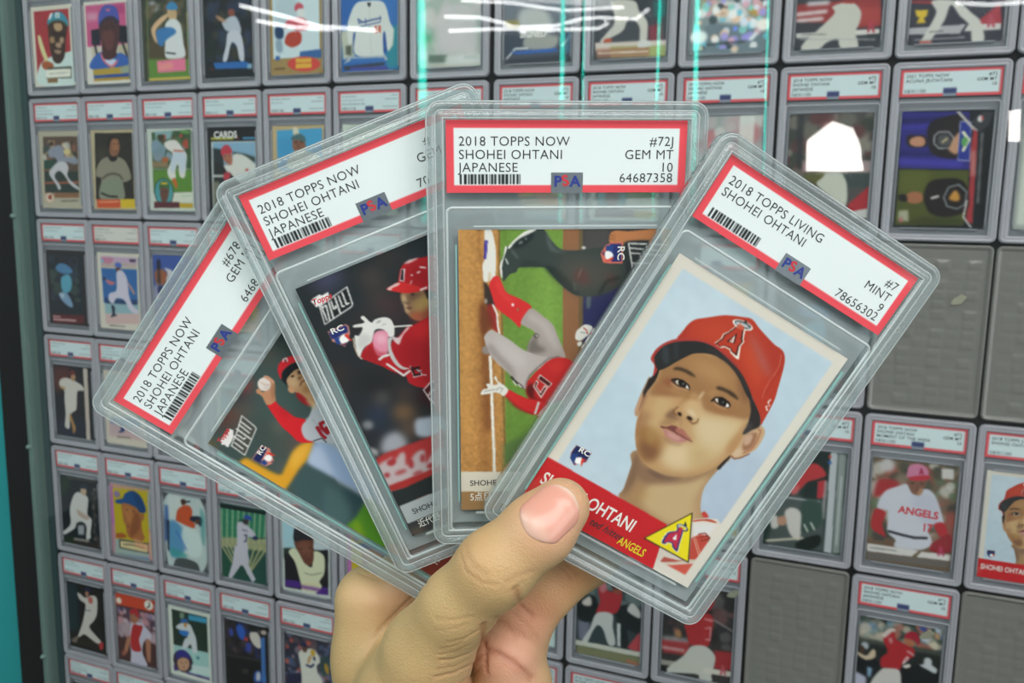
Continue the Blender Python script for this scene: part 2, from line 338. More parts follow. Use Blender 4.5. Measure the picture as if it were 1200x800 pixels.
# ------------------------------------------------------------------ slabs on the wall
HART = [[('F','4a524e'),('P','3b4c4a',7,0.8,0,0,400,0,400,300,0,300),('E','2a3432',2.5,0.9,475,36,104,82,56),('E','5a4a40',2,0.7,350,10,20,28,56),('E','3a4c48',3,0.6,314,13,33,24,56),('E','a03a34',1.5,0.8,220,-3,20,31,99),('E','33303a',2,0.7,187,10,30,25,56),('E','6b4238',2,0.75,117,14,36,32,56),('E','7a5446',2,0.6,169,40,20,21,56),('E','8a5f28',1.8,0.7,-4,5,23,14,56),('E','5a3430',2,0.6,86,5,33,29,56),('E','6b6a62',1.6,0.7,174,150,17,14,56),('E','46665c',5,0.5,246,117,40,71,78),('E','6a685c',1.5,0.6,166,158,20,18,56),('E','5c5046',3,0.6,128,205,40,33,56),('E','8a4a44',1.8,0.7,152,234,17,15,56),('E','766868',1.8,0.6,55,227,17,18,57),('E','4a3a2c',3,0.3,134,116,40,29,56),('S','a7a9b0',0.25,1,273,219,226,210,194,224,183,250,187,286,157,347,44,500,-13,637,79,779,523,480,544,210,422,178,308,209),('S','8d9098',1.2,0.5,206,315,160,458,74,547,122,401),('S','93a9cc',0.8,0.9,180,264,208,306,205,380,171,516,127,586,121,508,117,400,116,292),('S','b4c0d6',0.7,0.8,121,293,188,295,124,391,121,345),('P','3d5356',0.6,1,21,288,108,293,114,390,113,489,80,584,-39,612,-82,474),('P','294249',0.7,0.8,101,430,111,514,52,520,10,518,72,495),('P','4a6466',1,0.7,81,379,90,434,44,508,-7,512,-5,433),('S','528726',0.5,1,119,526,105,580,35,698,-12,754,-14,671,-14,579,-7,520,42,526),('S','7d9a20',0.7,0.8,18,529,35,543,-6,591,-9,559),('S','c07a3a',0.8,0.9,8,669,34,681,9,757,-31,767,-25,704),('P','84392e',0.5,1,33,708,225,834,47,1080,-154,1007,-83,819),('S','d89a28',0.5,1,-12,118,14,118,25,131,25,174,32,241,61,243,118,235,157,242,185,264,186,272,125,286,79,283,6,285,-7,273,-10,235,-8,171),('S','ecc060',0.8,0.4,112,239,155,252,169,267,108,273,68,266),('S','b98462',0.1,1,234,33,243,37,243,56,290,39,294,44,287,66,258,85,235,102,217,96,211,84,225,61,228,50,227,39),('S','8a5c44',0.4,0.6,263,67,282,71,246,92,231,95),('E','ddd0c8',0.08,1,264,43,20,22,56),('E','b9a8a0',0.6,0.5,260,56,10,11,56),('L','b08878',0.1,0.6,2.5,263,29,264,44,272,58),('S','c9967a',0.12,1,283,28,292,34,291,50,290,64,283,63,283,47),('S','d0232b',0.08,1,210,88,218,95,235,102,230,119,227,152,226,180,236,211,214,223,189,270,175,259,161,232,169,195,176,160,195,117),('S','a81c26',0.8,0.6,226,113,224,161,207,148),('S','b4b8bf',0.15,1,292,205,316,202,367,197,390,230,344,315,253,373,201,294,181,251,196,222,219,212,244,216),('S','b98f68',0.1,1,317,92,340,93,370,101,372,123,365,144,345,164,325,172,317,197,289,207,294,176,295,140,301,117,301,105),('S','d0ac84',0.5,0.8,324,95,341,108,323,131,307,126,306,106),('S','8a6040',0.5,0.7,370,101,371,128,355,142,352,124),('S','3a2a22',0.1,1,331,97,340,101,338,106,330,101),('S','3a2a22',0.15,0.9,360,106,363,116,351,117,354,108),('L','7a4a38',0.1,1,5,323,137,334,135,351,141),('S','6b4630',0.2,0.8,339,117,352,124,337,128),('S','96643c',0.6,0.7,311,150,339,156,325,172,312,165),('E','c9966e',0.12,1,296,122,10,12,25),('S','a01c22',0.2,0.9,294,139,300,153,291,198,278,190,281,157),('S','1c1e22',0.1,1,307,79,324,70,350,71,371,81,387,95,374,107,354,96,330,92,314,93,298,107,301,98),('S','cf2730',0.08,1,323,56,342,47,363,48,383,59,397,73,407,94,392,103,376,82,351,71,327,68,307,79),('L','e0c8c8',0.05,1,5,360,52,367,50,374,55,367,63),('L','281418',0.03,1,2.5,369,54,364,61),('S','d8b888',0.3,0.6,294,176,299,209,281,214,282,196),('L','9a1f2a',0.05,1,11,234,256,221,282,219,295),('L','9a1f2a',0.05,1,12,259,262,250,257,241,269,236,292,246,294,250,281),('L','3a3c44',0.05,1,3.5,189,270,212,287,208,306),('L','9aa0a8',0.1,1,2.5,250,226,240,250),('P','d4d2ce',0.03,1,139,37,131,92,126,101,27,118,32,63,83,53),('P','4a4a44',0.03,1,135,42,127,92,123,98,31,114,36,66,84,57),('L','d4d2ce',0,1,5,119,45,114,87),('L','d4d2ce',0,1,5,107,47,101,89),('L','d4d2ce',0,1,5.5,91,49,86,103),('L','d4d2ce',0,1,5,75,62,74,86,80,87),('L','d4d2ce',0,1,5.5,65,54,59,110),('L','d4d2ce',0,1,5,48,68,44,100),('P','e4dedc',0.04,1,28,28,55,27,58,34,80,30,81,43,59,56,22,59,24,44,19,38),('P','c98478',0.03,1,29,141,87,142,91,169,62,203,53,203,32,190),('P','1f2856',0.03,1,31,144,84,145,85,163,31,170),('P','2a4280',0.03,1,33,169,51,174,45,190,34,188),('S','f2f0ee',0.05,1,62,171,73,180,68,192,54,192,51,174),('P','d03a30',0.03,1,73,165,81,179,81,199,73,184),('P','5b3550',0.03,1,53,196,63,199,56,204),],
[('F','2b2c2f'),('P','232a2c',6,0.8,0,0,630,0,630,150,0,150),('E','4a4a66',2.4,0.9,100,15,48,29,-3),('E','5a4a44',2.5,0.85,220,57,32,29,23),('E','4f3f3b',2.6,0.8,216,130,35,33,23),('E','5c3236',3,0.6,249,165,39,33,23),('E','4a3c36',3,0.5,297,23,38,29,22),('E','463238',2.5,0.6,138,147,26,20,23),('E','232f35',2.5,0.6,136,89,32,30,23),('E','2a3a48',1.5,0.6,383,65,41,26,22),('E','20262e',3,0.6,69,245,48,34,23),('E','4a2e26',2,0.5,14,288,19,24,23),('E','1e1f1e',3,0.7,106,361,66,41,23),('E','5c4238',2,0.7,171,426,26,21,23),('E','2b3a55',2.4,0.8,66,460,36,39,23),('E','28303a',2.4,0.7,72,505,40,32,23),('E','7b5c3e',1.7,0.9,143,482,36,28,23),('E','6b5344',1.8,0.8,136,540,30,32,23),('E','5a5048',1.6,0.7,93,415,20,21,23),('E','8f9094',0.6,0.8,23,476,17,15,23),('E','6b6a6a',1.4,0.5,106,409,13,14,23),('S','a5a8b0',1,0.9,51,534,96,531,113,577,80,601,25,577),('S','b4bccb',0.6,0.9,167,519,197,524,251,544,226,602,157,576,151,547),('P','3a1a1e',1.2,0.8,192,461,251,407,290,484,268,536,230,508),('S','a83434',0.35,1,1,590,87,585,163,587,210,588,229,596,146,793,66,770,4,710,-1,653),('S','b5b2b4',0.5,0.9,-4,545,16,566,4,584,1,567),('S','b9b4b6',0.45,0.9,-1,613,35,605,50,604,35,629,80,601,90,613,79,648,123,620,151,624,137,665,173,642,209,642,159,762,120,713,68,698,17,712,-6,706,-1,653),('E','a03438',0.35,1,40,619,15,11,2),('E','a03438',0.4,1,94,647,9,17,13),('E','a03438',0.4,1,135,645,7,14,24),('E','a03438',0.35,1,150,679,14,9,2),('E','a03438',0.45,0.8,54,661,20,7,2),('E','a03438',0.4,0.8,102,686,17,7,2),('E','a03438',0.35,1,10,653,9,8,24),('S','a3302e',0.25,1,-2,690,57,690,115,691,167,690,187,695,178,715,111,717,47,713,4,710),('P','272e2e',0.2,1,0,710,46,715,148,710,195,710,171,768,123,767,3,766),('S','8a6b50',0.1,1,290,132,277,148,277,170,273,190,280,207,293,226,315,240,338,253,368,215,380,170,354,148),('S','c4a882',0.3,0.9,289,139,279,153,278,170,276,191,285,195,287,174,293,151),('S','a88a52',1,0.9,316,172,349,160,372,173,353,209,318,216,302,198),('S','b5553a',0.7,0.85,280,207,303,202,321,217,309,230,290,225),('S','5a4234',0.7,0.8,308,143,350,157,368,158,320,163,298,164),('S','5f3a30',0.2,0.9,280,178,297,183,288,189),('S','3b2a22',0.15,1,311,144,323,149,317,153,310,150),('S','4b372e',0.3,0.7,278,156,291,165,298,173,283,168),('S','2a201d',0.2,1,354,148,379,155,366,185,352,179,351,165),('S','8a3a2c',0.8,0.8,321,210,356,210,335,259,314,243),('S','b02127',0.06,1,290,107,299,83,315,62,333,52,361,51,386,57,428,73,389,166,361,148,317,122),('S','8f1a20',1.6,0.6,323,75,360,70,393,98,373,146,321,113),('S','c92b2c',0.06,1,250,103,271,100,292,99,319,116,345,137,370,152,347,149,321,145,296,137,274,124,255,111),('S','e0c4c0',0.12,0.9,251,104,278,99,293,101,288,107,267,108,261,113),('S','e2c8c6',0.15,0.9,329,53,348,49,374,53,366,56,341,57),('E','ecdcdc',0.05,1,336,94,3,3,23),('L','e6cccc',0.1,1,5,355,94,362,93),('L','e6cccc',0.1,1,5,369,81,383,89),('L','e6c0c0',0.1,0.7,4,322,117,329,110),('L','e6cccc',0.1,1,6,343,146,362,146),('P','d8c4c4',0.06,1,295,96,314,65,326,68,307,104),('P','241a20',0.04,1,298,95,315,67,320,69,305,102,302,95),('S','b01f26',0.08,1,93,268,115,246,144,236,164,278,172,292,200,260,225,252,252,238,281,236,363,260,250,528,239,470,231,436,210,420,194,398,193,375,162,347,144,324,115,294),('S','8c171e',1.8,0.6,192,279,248,266,270,312,234,363,204,350,188,321),('S','c9292c',1,0.7,280,239,329,256,314,293,278,278),('S','85181f',1.2,0.5,286,300,314,293,255,431,243,374),('S','8c1c22',0.5,0.6,98,268,138,249,151,276,142,313,116,291),('S','7a151c',0.5,0.5,162,347,193,375,212,357,183,349),('L','dedcd6',0.05,1,5,224,219,274,236),('S','d9d7d2',0.06,1,144,153,153,153,165,180,181,176,207,180,223,193,225,216,218,235,210,246,195,240,191,216,168,206,151,225,139,238,112,245,90,269,98,276,88,266,90,239,98,210,104,198,116,203,135,185,117,178,109,171,118,168,147,173,143,160),('S','b0aeac',0.5,0.5,116,203,138,209,144,229,116,243,97,238),('E','8f8d8a',0.12,0.8,187,187,8,3,-8),('E','8f8d8a',0.12,0.6,198,201,7,2,2),('E','2a2626',0.2,0.9,114,184,15,7,12),('L','c9b4a0',0.08,1,4,96,205,88,231,87,260,92,273),('S','d98aa0',0.15,1,144,240,155,219,172,212,191,218,198,234,188,255,171,288,146,287,140,268),('S','e8b4c2',0.6,0.7,159,225,181,223,191,242,174,256,157,246),('S','b53a4a',0.4,0.8,143,254,151,276,172,285,148,291,139,271),('L','d6d0cc',0.05,1,8,142,296,155,292,171,294),('S','bdb8b6',0.06,1,193,246,205,249,193,265,187,291,190,325,199,346,215,358,195,354,180,332,175,297,182,267),('L','d6d0cc',0.05,1,7,157,319,189,372,211,366),('S','dccaca',0.12,0.9,207,245,224,255,257,237,266,240,238,254,215,276,205,257),('L','e0d8d8',0.03,1,3.5,220,353,216,389,241,393,242,377),('L','281418',0.03,1,7,222,358,220,385,237,388),('L','281418',0.03,1,6,227,363,243,367,231,369,242,381),('L','e0d8d8',0.03,1,3,234,370,238,379,245,379),('L','e0d8d8',0.03,1,3,245,393,253,398),('P','d8cccc',0.03,1,225,438,259,421,269,423,238,496,231,478),('P','4a1418',0.03,1,229,440,257,427,267,429,242,486,235,470),('L','d8cccc',0.03,1,5,235,461,248,451,257,451),('P','dad8d6',0.03,1,42,73,145,51,139,108,131,115,33,134),('P','1e2124',0.03,1,46,77,140,55,135,107,130,111,37,130),('L','dad8d6',0,1,5,49,77,46,123),('L','dad8d6',0,1,5.5,74,74,67,123),('L','dad8d6',0,1,5,50,82,63,80,54,126),('L','dad8d6',0,1,5.5,97,69,92,117),('L','dad8d6',0,1,5,82,74,79,99,88,98,88,92),('L','dad8d6',0,1,5,109,68,106,103,112,103),('L','dad8d6',0,1,5,123,63,120,101,128,100),('P','e4e0de',0.04,1,26,52,34,47,41,45,60,42,63,48,86,45,80,66,33,75,31,64),('P','c98478',0.03,1,33,156,92,155,98,163,93,186,75,208,61,219,54,209,34,190),('P','26306a',0.03,1,36,159,90,158,94,165,89,181,34,183),('P','2a4280',0.03,1,41,182,61,184,55,206,42,204),('S','f2f0ee',0.05,1,57,189,76,182,84,200,75,208,57,205),('P','d03a30',0.03,1,73,185,86,185,86,201,92,207,85,210),('P','5b3550',0.03,1,54,208,74,209,62,217),('P','a9b0b2',0.04,1,3,766,123,767,208,768,180,836,99,833,2,834),('P','34383a',0.04,1,2,834,99,833,180,834,151,905,1,888),('P','6a5a4c',1,0.7,0,855,45,854,45,891,4,889),],
[('F','b98a4c'),('P','b5834a',0,1,-2,-3,132,-2,144,894,-8,889),('N','ffffff',0.035,0.3,5),('L','8f5f33',0.3,0.7,6,61,2,59,52,71,109,72,154,73,231,71,429),('L','7a4a28',1.1,0.45,26,72,218,71,416,69,517,76,691,72,797),('L','6d3f22',0.8,0.7,25,75,225,78,303,84,376,84,470,86,607),('L','c79452',1.2,0.6,30,17,2,17,633),('L','6b4a2c',0.2,0.9,5,120,1,120,129,128,232,129,430,138,671),('L','e0dbd0',0.08,1,9,92,383,95,450,99,587,103,691,104,759),('P','6f9340',0.05,1,123,0,308,1,321,783,141,778,137,397,129,232,123,129),('L','7fa34a',2.2,0.7,50,265,105,266,639),('L','5c7d33',1.6,0.6,25,183,110,179,672),('L','59762f',0.9,0.7,15,135,0,139,129,146,464,149,637),('N','ffffff',0.02,0.3,8),('P','8d6244',0.1,1,307,-1,361,-1,372,503,315,502),('P','6b5a3c',0.15,1,354,-1,369,-1,380,503,364,503),('P','3d3b3c',0.15,1,366,-1,601,1,608,160,370,157),('P','55534f',0.8,0.5,369,-1,448,0,450,81,371,80),('P','2e2f58',0.2,1,369,131,607,134,642,910,387,902),('S','6a7a70',0.3,0.7,383,199,395,199,393,235,383,235),('P','7a3436',1,0.9,375,394,575,291,642,910,269,898,305,612),('P','567040',0.6,0.9,133,664,339,571,325,1019,133,1011),('S','37403d',0.08,1,123,110,124,94,135,72,140,51,157,45,198,13,229,0,252,1,268,26,297,56,322,62,354,62,408,55,456,51,504,56,552,43,585,63,571,114,523,146,460,184,412,200,357,199,324,182,298,159,272,130,253,113,183,112,170,126,151,132,132,153,128,135),('S','1f2a28',0.5,0.8,253,113,298,159,357,199,347,173,323,144,281,111),('S','55605e',0.4,0.8,258,4,284,54,322,67,284,68,265,54),('S','2c3533',0.4,0.7,183,110,202,88,253,108),('S','5a5249',2.2,0.6,303,83,380,83,464,106,478,139,421,190,344,183,304,143),('S','6b3434',0.8,0.5,339,137,368,115,391,157,362,163),('S','6b3434',0.8,0.4,439,138,465,132,466,171,446,164),('L','7b8077',0.3,0.5,4,343,160,347,183),('L','8a8a80',0.2,0.5,3.5,365,118,356,141),('L','1f2422',0.4,0.7,8,421,193,440,158,478,145),('S','e4e2dc',0.06,1,146,51,170,25,201,3,229,0,201,17,173,31,151,55),('S','e4e2dc',0.06,1,137,51,143,53,132,88,128,110,129,142,124,135,122,103,132,78),('S','20282a',0.3,0.8,157,50,183,25,220,10,214,32,183,53),('E','8f9894',0.15,0.7,183,38,7,4,-30),('E','8f9894',0.15,0.7,198,27,4,3,-30),('L','c9ccc6',0.1,0.9,4.5,139,86,145,100),('L','6d7a76',0.3,0.6,6,158,63,173,82),('S','dedbd3',0.08,1,77,0,96,0,106,34,110,72,108,138,98,149,75,154,71,128,71,100,77,81),('P','3a2f8a',0.04,1,76,31,86,31,85,59,81,86,74,86),('L','8d86c0',0.1,0.6,3,82,37,80,81),('L','b98a4c',0.2,0.6,5,91,128,90,164),('S','3a2f2a',0.2,1,75,154,88,167,107,199,109,225,94,231,78,218,75,179),('E','d8d2c8',0.2,0.7,80,212,4,8,1),('S','cf2f30',0.06,1,90,164,101,141,117,138,129,161,142,187,183,207,216,230,200,252,184,288,179,293,158,271,120,241,107,225,97,193),('S','e24a45',0.6,0.5,107,148,120,148,139,190,171,213,145,213,117,180),('E','e8d8d8',0.08,1,160,224,4,5,1),('E','8a6a4c',0.08,1,175,239,3,5,1),('S','8e2a28',0.25,0.95,85,225,101,223,112,248,115,284,116,310,104,300,91,287,81,254),('L','e4dcd4',0.06,1,5.5,101,224,113,251,115,287,120,310),('S','6b3a24',0.5,0.8,66,221,85,238,100,284,75,313,62,286),('S','a39892',0.06,1,184,280,200,249,219,236,255,263,281,286,297,323,314,363,321,390,295,388,256,392,217,378,204,368,210,338,226,309,200,292),('S','b9afab',0.7,0.7,209,249,251,269,278,299,298,346,301,373,268,339,242,292,210,272),('S','5f5752',0.6,0.75,204,366,212,338,233,319,236,345,262,366,223,375),('E','3a332e',0.2,0.9,231,320,8,7,31),('E','d8d4ce',0.15,0.8,233,320,5,3,31),('S','b3a9a5',0.06,1,75,319,94,300,116,310,149,330,184,358,210,371,256,386,315,388,295,393,263,419,237,426,211,452,205,483,185,482,168,458,149,437,113,403,87,369,78,343),('S','c2b9b6',1,0.7,107,323,158,351,191,378,204,405,178,418,132,377),('S','857a76',0.6,0.6,87,363,133,417,168,458,159,417,120,376,94,343),('L','4b423f',0.15,0.7,4,302,386,269,392,234,422,211,445,201,472),('L','2e2624',0.1,0.9,7,157,448,167,461,175,468,185,475,190,482),('L','d8d4ce',0.1,1,4,162,461,172,475),('L','d8d4ce',0.1,1,4,178,472,188,481),('S','8d8683',0.2,0.9,68,356,81,349,89,373,71,372),('S','c02a2a',0.06,1,204,472,214,452,243,422,269,399,295,389,321,391,338,400,368,421,337,509,297,529,271,539,225,527,205,506),('S','8c1f20',0.5,0.6,204,476,237,466,231,507,258,528,225,531,201,500),('S','3a1414',0.4,0.7,205,479,224,473,225,514,238,524,218,517,205,500),('S','d63c36',0.8,0.5,269,419,302,400,322,420,296,440),('P','e6ded6',0.03,1,244,441,282,471,272,484,236,455),('P','3a1414',0.03,1,246,446,278,471,272,480,239,455),('P','5a1a1a',0.03,1,247,450,274,472,271,476,242,455),('P','e6ded6',0.03,1,233,459,223,479,248,518,269,484,258,476,246,497,234,480,241,466),('P','5a1a1a',0.03,1,232,463,227,479,248,511,264,484,259,481,246,503,231,480,237,467),('S','c92b2c',0.06,1,147,488,172,501,205,517,234,524,258,530,271,549,235,571,205,563,172,543,149,519,136,505),('S','7a1c1e',0.3,0.6,139,507,172,537,205,558,232,566,205,565,169,547,146,522),('P','d8d0cc',0.05,1,238,528,245,530,233,569,226,569),('S','d9d6ce',0.06,1,104,447,110,445,116,460,133,473,146,486,144,497,133,508,121,500,106,496,87,500,64,502,64,495,71,485,84,482,80,471,85,467,106,472,115,467,106,455),('L','8d8a84',0.08,0.8,3,74,492,106,486),('L','8d8a84',0.1,0.8,3,110,489,119,481,129,484),('L','8d8a84',0.1,0.6,3,123,496,131,484),('S','e0dcd4',0.06,1,353,309,365,297,378,288,394,290,403,298,392,318,373,334,360,337,350,330),('L','b53a34',0.05,1,3,375,298,385,306,387,316),('S','e0dcd4',0.06,1,357,344,369,340,370,351,360,355),('L','6d6a66',0.1,0.6,3,366,311,382,314),('S','b9794e',0.08,1,445,27,451,10,467,5,502,7,537,4,585,2,589,18,564,34,526,35,500,37,488,48,462,46,447,39),('L','8a5434',0.08,1,3,447,17,456,21),('L','8a5434',0.08,1,3,446,28,458,30),('L','8a5434',0.15,0.5,3,461,11,463,40),('S','2c3032',0.3,0.9,488,48,507,37,564,36,572,63,561,114,510,146,496,113),('E','e4e2dc',0.15,1,370,55,6,4,0),('L','d8d6d2',0.03,1,4.5,636,49,504,43,521,130),('L','d8d6d2',0.03,1,4,509,57,604,66),('L','d8d6d2',0.03,1,4,512,72,605,79),('L','d8d6d2',0.03,1,4,517,102,574,103),('P','d8705f',0.03,1,421,73,436,47,446,44,449,40,486,40,488,102,448,102,430,100),('P','28306a',0.03,1,449,44,482,44,484,98,454,98),('P','5b3550',0.03,1,424,72,434,62,434,84),('P','2a4280',0.03,1,436,49,459,47,459,71,437,65),('S','f2f0ee',0.05,1,434,70,443,65,456,71,458,84,438,89),('P','d03a30',0.03,1,444,91,458,82,459,91,428,99),('P','d6cebe',0.04,1,-7,751,375,762,377,829,-8,818),('P','9b7850',0.04,1,-8,818,377,829,379,909,-9,896),('L','c9a878',0.1,0.6,3,0,-3,-3,883),],
